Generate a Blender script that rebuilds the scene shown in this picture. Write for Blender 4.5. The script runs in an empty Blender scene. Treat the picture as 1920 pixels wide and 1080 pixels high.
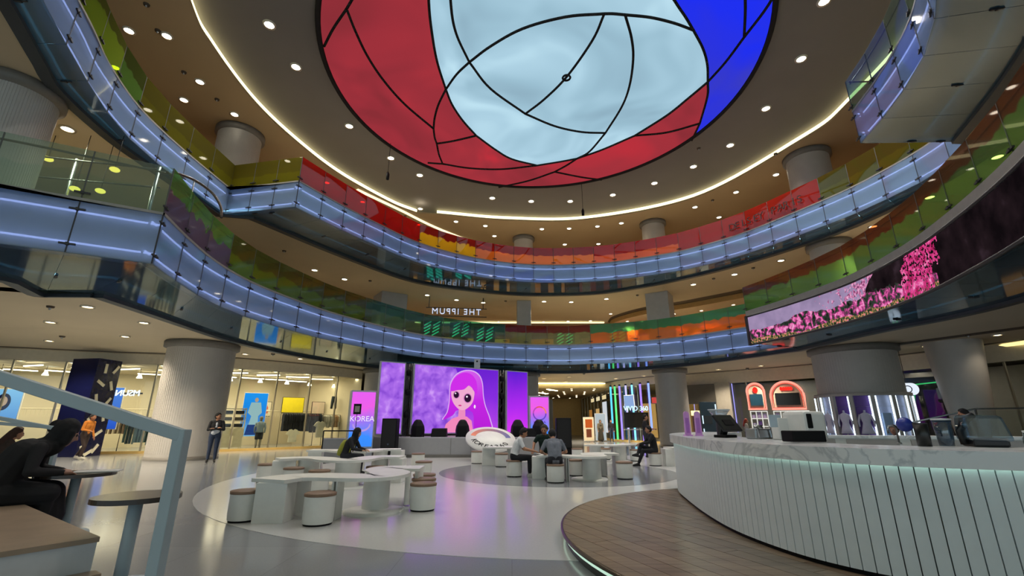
import bpy, bmesh, math, random
import numpy as np
from mathutils import Vector, Matrix, geometry
random.seed(7)
R = math.radians
scene = bpy.context.scene
COL = scene.collection

# ---------------------------------------------------------------- camera, world, exposure
F = 850.0
TH = math.atan(253 / 850)
CS, SN = math.cos(TH), math.sin(TH)
H = 1.4
cam_d = bpy.data.cameras.new('camera')
cam_d.sensor_width = 36.0
cam_d.lens = 36.0 * F / 1920
cam_d.clip_end = 300
cam = bpy.data.objects.new('camera', cam_d)
COL.objects.link(cam)
cam.location = (0, 0, H)
cam.rotation_euler = (R(90) + TH, 0, 0)
scene.camera = cam
world = bpy.data.worlds.new('world')
scene.world = world
world.use_nodes = True
world.node_tree.nodes['Background'].inputs[0].default_value = (0.68, 0.88, 0.97, 1)
world.node_tree.nodes['Background'].inputs[1].default_value = 1.08  # even cool fill, raised to brighten surfaces that face the camera
scene.view_settings.view_transform = 'Standard'
scene.view_settings.look = 'None'
scene.view_settings.exposure = 0.0
scene.view_settings.gamma = 1.0
scene.view_settings.use_curve_mapping = False
scene.cycles.use_denoising = True
scene.cycles.max_bounces = 5
scene.cycles.diffuse_bounces = 3
scene.cycles.glossy_bounces = 2
scene.cycles.adaptive_threshold = 0.1
scene.cycles.transparent_max_bounces = 12
scene.cycles.caustics_reflective = False
scene.cycles.caustics_refractive = False
scene.cycles.sample_clamp_indirect = 4.0
ATRIUM_SPOT = 880.0     # watts of one downlight in the tall atrium ceiling
SPOT_TOP = 110.0       # upper gallery
SPOT_LOW = 800.0       # lower gallery
SPOT_GROUND = 850.0    # ground floor


def at(x, y, z):
    """plan position where the sight line of a photo pixel meets the level z"""
    u = (x - 960) / F
    v = (540 - y) / F
    t = (z - H) / (SN + v * CS)
    return (u * t, (CS - v * SN) * t, z)


# ---------------------------------------------------------------- materials
def lin(c):
    if isinstance(c, str):
        c = [int(c[i:i + 2], 16) / 255 for i in (0, 2, 4)]
    return tuple((x / 12.92 if x <= 0.04045 else ((x + 0.055) / 1.055) ** 2.4) for x in c[:3])


MATS = {}


def new_mat(name):
    m = bpy.data.materials.new(name)
    m.use_nodes = True
    MATS[name] = m
    nt = m.node_tree
    return m, nt, nt.nodes['Principled BSDF'], nt.nodes['Material Output']


def mat(name, col, rough=0.5, metal=0.0, var=0.06, scale=6.0, bump=0.0, emis=0.0, ecol=None, spec=0.5):
    """plain surface with a little procedural variation of tone"""
    if name in MATS:
        return MATS[name]
    m, nt, b, out = new_mat(name)
    c = lin(col)
    if emis:
        b.inputs['Base Color'].default_value = (*c, 1)
        b.inputs['Emission Color'].default_value = (*(lin(ecol) if ecol else c), 1)
        b.inputs['Emission Strength'].default_value = emis
    else:
        tc = nt.nodes.new('ShaderNodeTexCoord')
        no = nt.nodes.new('ShaderNodeTexNoise')
        no.inputs['Scale'].default_value = scale
        no.inputs['Detail'].default_value = 3
        ra = nt.nodes.new('ShaderNodeValToRGB')
        ra.color_ramp.elements[0].position = 0.3
        ra.color_ramp.elements[1].position = 0.7
        ra.color_ramp.elements[0].color = (*[x * (1 - var) for x in c], 1)
        ra.color_ramp.elements[1].color = (*[min(1, x * (1 + var)) for x in c], 1)
        nt.links.new(tc.outputs['Object'], no.inputs['Vector'])
        nt.links.new(no.outputs['Fac'], ra.inputs['Fac'])
        nt.links.new(ra.outputs['Color'], b.inputs['Base Color'])
        if bump:
            bu = nt.nodes.new('ShaderNodeBump')
            bu.inputs['Strength'].default_value = bump
            nt.links.new(no.outputs['Fac'], bu.inputs['Height'])
            nt.links.new(bu.outputs['Normal'], b.inputs['Normal'])
    b.inputs['Roughness'].default_value = rough
    b.inputs['Metallic'].default_value = metal
    b.inputs['Specular IOR Level'].default_value = spec
    return m


def emit(name, col, strength=1.0):
    if name in MATS:
        return MATS[name]
    m, nt, b, out = new_mat(name)
    nt.nodes.remove(b)
    e = nt.nodes.new('ShaderNodeEmission')
    e.inputs[0].default_value = (*lin(col), 1)
    e.inputs[1].default_value = strength
    nt.links.new(e.outputs[0], out.inputs[0])
    return m


def mottled_emit(name, stops, strength=1.0, scale=0.4, dist=1.0, detail=3.0, stretch=(1, 1, 1), lo=0.3, hi=0.7):
    """glowing panel whose picture is a noise cloud through a ramp of colours"""
    m, nt, b, out = new_mat(name)
    nt.nodes.remove(b)
    tc = nt.nodes.new('ShaderNodeTexCoord')
    mp = nt.nodes.new('ShaderNodeMapping')
    mp.inputs['Scale'].default_value = stretch
    no = nt.nodes.new('ShaderNodeTexNoise')
    no.inputs['Scale'].default_value = scale
    no.inputs['Detail'].default_value = detail
    no.inputs['Distortion'].default_value = dist
    ra = nt.nodes.new('ShaderNodeValToRGB')
    el = ra.color_ramp.elements
    n = len(stops)
    while len(el) < n:
        el.new(0.5)
    for i, c in enumerate(stops):
        el[i].position = lo + (hi - lo) * i / (n - 1)
        el[i].color = (*lin(c), 1)
    e = nt.nodes.new('ShaderNodeEmission')
    e.inputs[1].default_value = strength
    nt.links.new(tc.outputs['Object'], mp.inputs[0])
    nt.links.new(mp.outputs[0], no.inputs['Vector'])
    nt.links.new(no.outputs['Fac'], ra.inputs['Fac'])
    nt.links.new(ra.outputs['Color'], e.inputs[0])
    nt.links.new(e.outputs[0], out.inputs[0])
    return m


def glass(name, col, trans=0.75, gloss=0.12, film=None, rough=0.02, gcol=(1, 1, 1), fres=0.8):
    """thin architectural glass: tinted pass-through, a share of mirror, and the share of a milky film"""
    if name in MATS:
        return MATS[name]
    m, nt, b, out = new_mat(name)
    nt.nodes.remove(b)
    t = nt.nodes.new('ShaderNodeBsdfTransparent')
    t.inputs[0].default_value = (*lin(col), 1)
    g = nt.nodes.new('ShaderNodeBsdfGlossy')
    g.inputs['Color'].default_value = (*gcol, 1)
    g.inputs['Roughness'].default_value = rough
    fr = nt.nodes.new('ShaderNodeFresnel')
    fr.inputs[0].default_value = 1.45
    ma = nt.nodes.new('ShaderNodeMath')
    ma.operation = 'MULTIPLY_ADD'
    ma.inputs[1].default_value = fres
    ma.inputs[2].default_value = gloss
    nt.links.new(fr.outputs[0], ma.inputs[0])
    ge = nt.nodes.new('ShaderNodeNewGeometry')
    front = nt.nodes.new('ShaderNodeMath')
    front.operation = 'SUBTRACT'
    front.inputs[0].default_value = 1.0
    nt.links.new(ge.outputs['Backfacing'], front.inputs[1])
    mu = nt.nodes.new('ShaderNodeMath')
    mu.operation = 'MULTIPLY'
    nt.links.new(ma.outputs[0], mu.inputs[0])
    nt.links.new(front.outputs[0], mu.inputs[1])
    cl = nt.nodes.new('ShaderNodeClamp')
    nt.links.new(mu.outputs[0], cl.inputs[0])
    base = t
    if film is not None:
        d = nt.nodes.new('ShaderNodeBsdfDiffuse')
        d.inputs[0].default_value = (*lin(film), 1)
        tl = nt.nodes.new('ShaderNodeBsdfTranslucent')
        tl.inputs[0].default_value = (*lin(film), 1)
        ad = nt.nodes.new('ShaderNodeMixShader')
        ad.inputs[0].default_value = 0.5
        nt.links.new(d.outputs[0], ad.inputs[1])
        nt.links.new(tl.outputs[0], ad.inputs[2])
        mx = nt.nodes.new('ShaderNodeMixShader')
        mx.inputs[0].default_value = 1 - trans
        nt.links.new(t.outputs[0], mx.inputs[1])
        nt.links.new(ad.outputs[0], mx.inputs[2])
        base = mx
    fx = nt.nodes.new('ShaderNodeMixShader')
    nt.links.new(cl.outputs[0], fx.inputs[0])
    nt.links.new(base.outputs[0], fx.inputs[1])
    nt.links.new(g.outputs[0], fx.inputs[2])
    nt.links.new(fx.outputs[0], out.inputs[0])
    return m


def dichroic(name, low, high, level=0.5, wave=0.12, trans=0.5, film_gain=1.0):
    """railing glass with a colour film: a wavy two-tone split painted in for reflections and things behind, partly see-through, partly mirror"""
    m, nt, b, out = new_mat(name)
    nt.nodes.remove(b)
    ge = nt.nodes.new('ShaderNodeNewGeometry')
    tc = nt.nodes.new('ShaderNodeTexCoord')
    se = nt.nodes.new('ShaderNodeSeparateXYZ')
    nt.links.new(tc.outputs['Generated'], se.inputs[0])
    no = nt.nodes.new('ShaderNodeTexNoise')
    no.inputs['Scale'].default_value = 2.6
    no.inputs['Detail'].default_value = 1.5
    nt.links.new(ge.outputs['Position'], no.inputs['Vector'])
    m1 = nt.nodes.new('ShaderNodeMath')
    m1.operation = 'MULTIPLY_ADD'
    m1.inputs[1].default_value = wave * 4
    m1.inputs[2].default_value = -wave * 2
    nt.links.new(no.outputs['Fac'], m1.inputs[0])
    m2 = nt.nodes.new('ShaderNodeMath')
    m2.operation = 'ADD'
    nt.links.new(m1.outputs[0], m2.inputs[0])
    nt.links.new(se.outputs['Z'], m2.inputs[1])
    ra = nt.nodes.new('ShaderNodeValToRGB')  # painted tones: the wavy split imitates reflections and things behind
    ra.color_ramp.elements[0].position = level - 0.02
    ra.color_ramp.elements[1].position = level + 0.02
    ra.color_ramp.elements[0].color = (*lin(low), 1)
    ra.color_ramp.elements[1].color = (*lin(high), 1)
    nt.links.new(m2.outputs[0], ra.inputs['Fac'])
    t = nt.nodes.new('ShaderNodeBsdfTransparent')
    d = nt.nodes.new('ShaderNodeBsdfDiffuse')
    tl = nt.nodes.new('ShaderNodeBsdfTranslucent')
    g = nt.nodes.new('ShaderNodeBsdfGlossy')
    g.inputs['Roughness'].default_value = 0.03
    for s in (t, d, tl):
        nt.links.new(ra.outputs['Color'], s.inputs[0])
    a = nt.nodes.new('ShaderNodeMixShader')
    a.inputs[0].default_value = 0.55
    nt.links.new(d.outputs[0], a.inputs[1])
    nt.links.new(tl.outputs[0], a.inputs[2])
    x = nt.nodes.new('ShaderNodeMixShader')
    x.inputs[0].default_value = 1 - trans
    nt.links.new(t.outputs[0], x.inputs[1])
    nt.links.new(a.outputs[0], x.inputs[2])
    y = nt.nodes.new('ShaderNodeMixShader')
    y.inputs[0].default_value = 0.06
    nt.links.new(x.outputs[0], y.inputs[1])
    nt.links.new(g.outputs[0], y.inputs[2])
    nt.links.new(y.outputs[0], out.inputs[0])
    return m


# ---------------------------------------------------------------- object helpers
def link(o, parent=None):
    COL.objects.link(o)
    if parent is not None:
        o.parent = parent
    return o


def tag(o, label=None, cat=None, group=None, kind=None):
    if label:
        o['label'] = label
    if cat:
        o['category'] = cat
    if group:
        o['group'] = group
    if kind:
        o['kind'] = kind
    return o


def thing(name, label, cat, loc=(0, 0, 0), rz=0.0, group=None):
    o = bpy.data.objects.new(name, None)
    o.empty_display_size = 0.1
    link(o)
    o.location = loc
    o.rotation_euler = (0, 0, rz)
    return tag(o, label, cat, group)


class MB:
    """collects boxes, tubes, lathes and prisms into one mesh"""

    def __init__(s):
        s.v = []
        s.f = []
        s.sm = []

    def add(s, vs, fs, smooth=False):
        n = len(s.v)
        s.v += [tuple(p) for p in vs]
        s.f += [tuple(i + n for i in f) for f in fs]
        s.sm += [smooth] * len(fs)
        return s

    def box(s, c, d, rz=0.0, M=None):
        hx, hy, hz = d[0] / 2, d[1] / 2, d[2] / 2
        co, si = math.cos(rz), math.sin(rz)
        vs = []
        for z in (-hz, hz):
            for x, y in ((-hx, -hy), (hx, -hy), (hx, hy), (-hx, hy)):
                p = Vector((x * co - y * si + c[0], x * si + y * co + c[1], z + c[2]))
                vs.append(M @ p if M else p)
        return s.add(vs, [(0, 3, 2, 1), (4, 5, 6, 7), (0, 1, 5, 4), (1, 2, 6, 5), (2, 3, 7, 6), (3, 0, 4, 7)])

    def bar(s, a, b, w, t=None, up=(0, 0, 1)):
        """square bar from a to b"""
        a, b = Vector(a), Vector(b)
        t = w if t is None else t
        d = (b - a).normalized()
        u = Vector(up)
        if abs(d.dot(u)) > 0.98:
            u = Vector((0, 1, 0))
        x = d.cross(u).normalized()
        y = x.cross(d).normalized()
        vs = []
        for p in (a, b):
            for i, j in ((-1, -1), (1, -1), (1, 1), (-1, 1)):
                vs.append(p + x * i * w / 2 + y * j * t / 2)
        return s.add(vs, [(0, 3, 2, 1), (4, 5, 6, 7), (0, 1, 5, 4), (1, 2, 6, 5), (2, 3, 7, 6), (3, 0, 4, 7)])

    def tube(s, pts, r, n=8, caps=True, closed=False):
        pts = [Vector(p) for p in pts]
        rs = r if isinstance(r, (list, tuple)) else [r] * len(pts)
        vs, fs = [], []
        m = len(pts)
        for i, p in enumerate(pts):
            if closed:
                d = pts[(i + 1) % m] - pts[i - 1]
            else:
                d = pts[min(i + 1, m - 1)] - pts[max(i - 1, 0)]
            d = d.normalized() if d.length > 1e-9 else Vector((0, 0, 1))
            u = Vector((0, 0, 1)) if abs(d.z) < 0.95 else Vector((0, 1, 0))
            x = d.cross(u).normalized()
            y = d.cross(x).normalized()
            for k in range(n):
                a = 2 * math.pi * k / n
                vs.append(p + (x * math.cos(a) + y * math.sin(a)) * rs[i])
        seg = m if closed else m - 1
        for i in range(seg):
            j = (i + 1) % m
            for k in range(n):
                l = (k + 1) % n
                fs.append((i * n + k, i * n + l, j * n + l, j * n + k))
        if caps and not closed:
            fs.append(tuple(range(n - 1, -1, -1)))
            fs.append(tuple((m - 1) * n + k for k in range(n)))
        return s.add(vs, fs, True)

    def lathe(s, prof, n=24, c=(0, 0, 0), smooth=True, a0=0.0, a1=2 * math.pi):
        vs, fs = [], []
        full = abs(a1 - a0 - 2 * math.pi) < 1e-6
        k = n if full else n + 1
        for r, z in prof:
            for i in range(k):
                a = a0 + (a1 - a0) * i / n
                vs.append((c[0] + r * math.cos(a), c[1] + r * math.sin(a), c[2] + z))
        for j in range(len(prof) - 1):
            for i in range(n):
                l = (i + 1) % k
                fs.append((j * k + i, j * k + l, (j + 1) * k + l, (j + 1) * k + i))
        return s.add(vs, fs, smooth)

    def prism(s, poly, z0, z1, smooth=False):
        """vertical prism over a plan polygon (any simple outline)"""
        n = len(poly)
        vs = [(p[0], p[1], z0) for p in poly] + [(p[0], p[1], z1) for p in poly]
        tri = geometry.tessellate_polygon([[Vector((p[0], p[1], 0)) for p in poly]])
        area = sum(poly[i][0] * poly[(i + 1) % n][1] - poly[(i + 1) % n][0] * poly[i][1] for i in range(n))
        fs = []
        for t in tri:
            a, b, c = t
            cr = (poly[b][0] - poly[a][0]) * (poly[c][1] - poly[a][1]) - (poly[b][1] - poly[a][1]) * (poly[c][0] - poly[a][0])
            if cr < 0:
                a, b, c = a, c, b
            fs.append((a + n, b + n, c + n))
            fs.append((c, b, a))
        for i in range(n):
            j = (i + 1) % n
            fs.append((i, j, j + n, i + n) if area > 0 else (j, i, i + n, j + n))
        return s.add(vs, fs, smooth)

    def sphere(s, c, r, n=12, m=8, sc=(1, 1, 1)):
        prof = []
        vs, fs = [], []
        for j in range(m + 1):
            t = math.pi * j / m - math.pi / 2
            for i in range(n):
                a = 2 * math.pi * i / n
                vs.append((c[0] + r * sc[0] * math.cos(t) * math.cos(a), c[1] + r * sc[1] * math.cos(t) * math.sin(a), c[2] + r * sc[2] * math.sin(t)))
        for j in range(m):
            for i in range(n):
                l = (i + 1) % n
                fs.append((j * n + i, j * n + l, (j + 1) * n + l, (j + 1) * n + i))
        return s.add(vs, fs, True)

    def mesh(s, name, material):
        me = bpy.data.meshes.new(name)
        me.from_pydata(s.v, [], s.f)
        if material:
            me.materials.append(material)
        me.polygons.foreach_set('use_smooth', s.sm)
        me.update()
        return me

    def build(s, name, material, parent=None, bevel=0.0, loc=None, rz=None):
        o = bpy.data.objects.new(name, s.mesh(name, material))
        link(o, parent)
        if bevel:
            b = o.modifiers.new('bevel', 'BEVEL')
            b.width = bevel
            b.segments = 2
            b.limit_method = 'ANGLE'
        if loc is not None:
            o.location = loc
        if rz is not None:
            o.rotation_euler = (0, 0, rz)
        return o


def put(name, me, parent=None, loc=(0, 0, 0), rot=(0, 0, 0), sc=(1, 1, 1)):
    o = bpy.data.objects.new(name, me)
    link(o, parent)
    o.location = loc
    o.rotation_euler = rot
    o.scale = sc
    return o


def copy_tree(o, parent=None):
    c = o.copy()
    COL.objects.link(c)
    c.parent = parent
    for ch in list(o.children):
        copy_tree(ch, c)
    return c


def text_mesh(txt, size, depth, material, name='lettering', mirror=False, spacing=1.0):
    cu = bpy.data.curves.new('t', 'FONT')
    cu.body = txt
    cu.size = size
    cu.extrude = depth
    cu.align_x = 'CENTER'
    cu.align_y = 'CENTER'
    cu.space_character = spacing
    o = bpy.data.objects.new('t', cu)
    COL.objects.link(o)
    dg = bpy.context.evaluated_depsgraph_get()
    me = bpy.data.meshes.new_from_object(o.evaluated_get(dg))
    bpy.data.objects.remove(o)
    me.name = name
    if mirror:
        me.transform(Matrix.Scale(-1, 4, (1, 0, 0)))
        me.flip_normals()
    me.materials.clear()
    me.materials.append(material)
    return me


def struct(name, mb, material, label, cat='structure'):
    o = mb.build(name, material)
    return tag(o, label, cat, None, 'structure')


def crom(pts, per=8):
    """smooth line through the points"""
    P = [Vector(p) for p in pts]
    if len(P) < 3:
        return [P[0].lerp(P[-1], i / per) for i in range(per + 1)]
    out = []
    for i in range(len(P) - 1):
        p0 = P[i - 1] if i else P[0] * 2 - P[1]
        p1, p2 = P[i], P[i + 1]
        p3 = P[i + 2] if i + 2 < len(P) else P[-1] * 2 - P[-2]
        for k in range(per):
            t = k / per
            out.append(0.5 * ((2 * p1) + (p2 - p0) * t + (2 * p0 - 5 * p1 + 4 * p2 - p3) * t * t + (3 * p1 - p0 - 3 * p2 + p3) * t ** 3))
    out.append(P[-1])
    return out


def resample(poly, n):
    P = [Vector(p) for p in poly]
    L = [0.0]
    for i in range(1, len(P)):
        L.append(L[-1] + (P[i] - P[i - 1]).length)
    out = []
    j = 0
    for k in range(n + 1):
        s = L[-1] * k / n
        while j < len(P) - 2 and L[j + 1] < s:
            j += 1
        d = L[j + 1] - L[j]
        out.append(P[j].lerp(P[j + 1], (s - L[j]) / d if d > 1e-9 else 0))
    return out


def length(poly):
    return sum((Vector(poly[i + 1]) - Vector(poly[i])).length for i in range(len(poly) - 1))


def strip_mesh(mb, a, b, za, zb, smooth=True):
    """ribbon between two plan lines of the same count"""
    n = len(a)
    vs = [(p[0], p[1], za) for p in a] + [(p[0], p[1], zb) for p in b]
    return mb.add(vs, [(i, i + 1, n + i + 1, n + i) for i in range(n - 1)], smooth)

# ================================================================ SETTING
CX, CY = 1.3, 16.0
M_CEIL = mat('ceiling_plaster', 'c6b9a0', 0.8, var=0.03, scale=0.6)
M_CEIL3 = mat('ceiling_plaster_upper', 'b6a07c', 0.8, var=0.03, scale=0.5)
M_SURR = mat('ceiling_surround', '7d7770', 0.75, var=0.04, scale=0.5)
M_DARK = mat('dark_gap', '4a3f33', 0.7)
M_SLAB = mat('slab_edge', 'dde4e8', 0.7, var=0.05, scale=2)
M_GREY = mat('grey_cladding', 'a9adb2', 0.55, var=0.04, scale=3)
M_COLUMN = mat('column_paint', 'b9b4ad', 0.45, var=0.04, scale=2)
M_COLCAP = mat('column_cap', '75716b', 0.6)
M_WHITE = mat('white_paint', 'e8e8e4', 0.45, var=0.03)
M_BLACK = mat('black_plastic', '08080a', 0.6, var=0.2, spec=0.2)
M_STEEL = mat('brushed_steel', 'a8adb0', 0.3, 0.9)
M_CHARCOAL = mat('charcoal', '2a2a2c', 0.5)
M_WALL = mat('gallery_wall', 'b89c6c', 0.8, var=0.08, scale=0.4)
M_CAP = mat('balcony_cap', '8d8b84', 0.5)


def floor_material():
    m, nt, b, out = new_mat('polished_stone')
    tc = nt.nodes.new('ShaderNodeTexCoord')
    no = nt.nodes.new('ShaderNodeTexNoise')
    no.inputs['Scale'].default_value = 55
    no.inputs['Detail'].default_value = 4
    br = nt.nodes.new('ShaderNodeTexBrick')
    br.offset = 0.0
    br.inputs['Scale'].default_value = 1.0
    br.inputs['Brick Width'].default_value = 1.2
    br.inputs['Row Height'].default_value = 1.2
    br.inputs['Mortar Size'].default_value = 0.004
    br.inputs['Color1'].default_value = (*lin('8f9294'), 1)
    br.inputs['Color2'].default_value = (*lin('8a8d90'), 1)
    br.inputs['Mortar'].default_value = (*lin('7d7f81'), 1)
    mx = nt.nodes.new('ShaderNodeMixRGB')
    mx.blend_type = 'OVERLAY'
    mx.inputs[0].default_value = 0.12
    nt.links.new(tc.outputs['Object'], br.inputs['Vector'])
    nt.links.new(tc.outputs['Object'], no.inputs['Vector'])
    nt.links.new(br.outputs['Color'], mx.inputs[1])
    nt.links.new(no.outputs['Fac'], mx.inputs[2])
    nt.links.new(mx.outputs[0], b.inputs['Base Color'])
    b.inputs['Roughness'].default_value = 0.13
    b.inputs['Specular IOR Level'].default_value = 0.65
    return m


def inlay_material(name, col):
    m, nt, b, out = new_mat(name)
    tc = nt.nodes.new('ShaderNodeTexCoord')
    no = nt.nodes.new('ShaderNodeTexNoise')
    no.inputs['Scale'].default_value = 40
    no.inputs['Detail'].default_value = 5
    ra = nt.nodes.new('ShaderNodeValToRGB')
    c = lin(col)
    ra.color_ramp.elements[0].color = (*[x * 0.9 for x in c], 1)
    ra.color_ramp.elements[1].color = (*[min(1, x * 1.06) for x in c], 1)
    nt.links.new(tc.outputs['Object'], no.inputs['Vector'])
    nt.links.new(no.outputs['Fac'], ra.inputs['Fac'])
    nt.links.new(ra.outputs['Color'], b.inputs['Base Color'])
    b.inputs['Roughness'].default_value = 0.16
    b.inputs['Specular IOR Level'].default_value = 0.6
    return m


def circle(cx, cy, r, n=64, a0=0.0, a1=2 * math.pi):
    return [(cx + r * math.cos(a0 + (a1 - a0) * i / n), cy + r * math.sin(a0 + (a1 - a0) * i / n)) for i in range(n)]


struct('floor', MB().prism([(-60, -12), (60, -12), (60, 75), (-60, 75)], -0.3, 0.0), floor_material(), 'polished grey stone floor of the atrium', 'floor')
struct('floor_inlay_pale', MB().prism(circle(1.2, 14.0, 8.6, 96), 0.0, 0.004), inlay_material('pale_terrazzo', 'c9cac8'), 'large pale round inlay in the atrium floor', 'floor')
struct('floor_inlay_grey', MB().prism(circle(1.35, 14.6, 3.5, 72), 0.004, 0.007), inlay_material('grey_terrazzo', '808386'), 'grey disc inlaid in the middle of the pale floor', 'floor')

# ---------------------------------------------------------------- balcony rings
Z1, Z1T, Z2, Z2T, ZC = 4.7, 5.85, 9.85, 11.0, 15.3
RING1 = [
    ('landing', [(-14, 6.0), (-9.95, 8.03), (-7.8, 9.25)], [(-13.8, 8.0), (-12.1, 10.2), (-12.75, 11.58), (-11.2, 11.6)], False),
    ('main', [(-7.8, 9.25), (-8.25, 10.8), (-8.6, 12.5), (-8.65, 14.4), (-8.25, 16.6), (-7.4, 19.3), (-5.2, 23.2), (-2.6, 25.6), (0, 26.6), (2.2, 27.0), (4.4, 26.75), (8.5, 25.0), (11.4, 21.8), (12.3, 20.2)],
     [(-11.2, 11.6), (-11.35, 13.35), (-11.6, 16), (-11.7, 19), (-10.9, 23.2), (-8.5, 28.0), (-5.5, 30.0), (-2.1, 30.9), (1.5, 31.2), (5, 30.9), (9.5, 28.0), (12.1, 24), (13.5, 21.1)], True),
    ('jog', [(12.3, 20.2), (10.4, 19.6)], [(13.5, 21.1), (13.5, 20.8)], False),
    ('screen', [(10.4, 19.6), (11.0, 17.3), (11.35, 14.6), (11.0, 12.0), (10.4, 10.0), (9.4, 7.6), (8.2, 5.5), (6.5, 3)],
     [(13.5, 20.8), (13.7, 16.9), (14.25, 14.1), (14.2, 12.1), (13.6, 9.5), (12.5, 6.5), (11, 4), (9, 1)], True)]
RING2 = [
    ('left', [(-8.2, 5.2), (-9.2, 6.5), (-10, 7.7), (-10.7, 9.2), (-11.3, 10.4), (-11.9, 12.3), (-12.1, 14.5), (-12.1, 17.45)],
     [(-9.4, 5.0), (-10.2, 6.3), (-10.7, 7.3), (-11.6, 8.9), (-12.1, 9.85), (-12.5, 11.8), (-12.55, 13.5), (-12.5, 17.5)], True),
    ('step', [(-12.1, 17.45), (-8.85, 16.8)], [(-12.5, 17.5), (-11.3, 17.75)], False),
    ('main', [(-8.85, 16.8), (-7.85, 19.0), (-6.7, 21.1), (-5.2, 23.5), (-2.8, 25.6), (0, 26.9), (2.7, 27.25), (6, 26.75), (8.9, 25.4), (10.4, 24.3), (12.15, 22.3), (13.5, 19.7), (14.4, 17.6), (14.8, 16), (15.0, 14.4), (14.8, 12.3)],
     [(-11.3, 17.75), (-9.0, 22.5), (-6.2, 26.9), (-3.07, 28.8), (0, 29.9), (2.9, 30.1), (6.5, 29.4), (10.4, 26.5), (13.05, 23.3), (14.9, 19.9), (15.6, 17.4), (15.8, 14.6), (15.6, 12.3)], True),
    ('jog', [(14.8, 12.3), (11.0, 12.4)], [(15.6, 12.3), (14, 12.2)], False),
    ('right', [(11.0, 12.4), (10.65, 10.9), (10.1, 9.3), (9.5, 8.2), (8.8, 7.3), (7.5, 5.8), (6, 4)],
     [(14, 12.2), (13.1, 10.2), (12.6, 9.2), (11.9, 8.0), (11, 6.8), (9.8, 5.2), (8, 3)], True)]


def vec(p):
    return Vector((p[0], p[1], 0))


def dense(pts, smooth):
    return crom([vec(p) for p in pts], 10) if smooth and len(pts) > 2 else [vec(p) for p in pts]


def normals(poly):
    n = []
    for i in range(len(poly)):
        d = poly[min(i + 1, len(poly) - 1)] - poly[max(i - 1, 0)]
        d.normalize()
        n.append(Vector((d.y, -d.x, 0)))
    return n


def far(p, r=60.0):
    d = Vector((p[0] - CX, p[1] - CY, 0))
    d.normalize()
    return Vector((CX, CY, 0)) + d * r


GLASS_FACE = glass('balcony_glass', 'd6e2ee', 0.55, 0.04, 'a8bccc', 0.05)
GLASS_SOFFIT = None


GLASS_SOFFIT = glass('soffit_glass', '86aab8', 0.3, 0.16, '5f7a88', 0.07, (0.75, 0.85, 0.92), 0.6)
LED_BLUE = emit('led_strip_blue', 'c4caff', 3.0)
LED_CYAN = emit('led_strip_cyan', 'a8dcf0', 3.0)
UNIT = {}
SOF_F = [(3, 2, 1, 0), (4, 5, 6, 7), (1, 5, 4, 0), (2, 6, 5, 1), (3, 7, 6, 2), (0, 4, 7, 3)]
M_GASK = mat('gasket_grey', '4c4e4a', 0.6)


def unit_box(m):
    if m.name not in UNIT:
        UNIT[m.name] = MB().box((0, 0, 0), (1, 1, 1)).mesh('panel', m)
    return UNIT[m.name]


CLAMP = MB().box((0, -0.03, 0), (0.26, 0.04, 0.035)).box((0, -0.03, 0), (0.05, 0.06, 0.06)).mesh('clamp', M_CHARCOAL)
GP = {
    'green': dichroic('film_green', '8bb85a', '6f7d3a', 0.55, 0.1, 0.55),
    'lime': dichroic('film_lime', 'b9d44a', '8c9440', 0.7, 0.12, 0.5),
    'olive': dichroic('film_olive', 'a8a63c', '9a9440', 0.4, 0.05, 0.68),
    'red': dichroic('film_red', 'd8402e', 'd2452f', 0.5, 0.02, 0.5),
    'yellow': dichroic('film_yellow', 'ffe23a', 'b8462c', 0.6, 0.14, 0.42),
    'orange': dichroic('film_orange', 'ffb04a', 'c03a28', 0.52, 0.05, 0.42),
    'coral': dichroic('film_coral', 'ff9a5a', 'd23a2c', 0.4, 0.04, 0.42),
    'clear': dichroic('film_clear', 'd4e8e0', 'dcebe4', 0.5, 0.05, 0.93),
    'teal': dichroic('film_teal', 'b4d4bc', '86bca8', 0.55, 0.06, 0.86),
    'violet': dichroic('film_violet', 'b0a0bc', 'a4d08c', 0.55, 0.16, 0.72),
    'moss': dichroic('film_moss', 'a8c860', '98a460', 0.5, 0.14, 0.74),
    'redteal': dichroic('film_redteal', 'c4c89c', 'b8553c', 0.62, 0.05, 0.74),
    'amber': dichroic('film_amber', 'f8b464', '84c49c', 0.55, 0.06, 0.68),
    'greenred': dichroic('film_greenred', 'b2d890', 'b88a68', 0.62, 0.1, 0.76),
}


def rail_colour(ring, seg, p):
    x, y = p.x, p.y
    if ring == 2:
        if seg == 'left':
            return 'lime' if y < 11 else 'green' if y < 12.6 else 'olive'
        if seg == 'step':
            return 'olive'
        if seg == 'right' or seg == 'jog':
            return 'clear'
        if y < 23.3 and x < 0:
            return 'red'
        if x < -2.6:
            return 'yellow'
        if x < 5:
            return 'orange'
        if x < 10.2:
            return 'coral'
        if y > 19.0:
            return 'red'
        return 'olive'
    if seg == 'landing':
        return 'clear'
    if seg == 'screen':
        return 'greenred'
    if seg == 'jog':
        return 'clear'
    if x < 0:
        if y < 13.5:
            return 'violet'
        if y < 20:
            return 'moss'
        return 'teal'
    if x < 5:
        return 'redteal'
    return 'amber'


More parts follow.
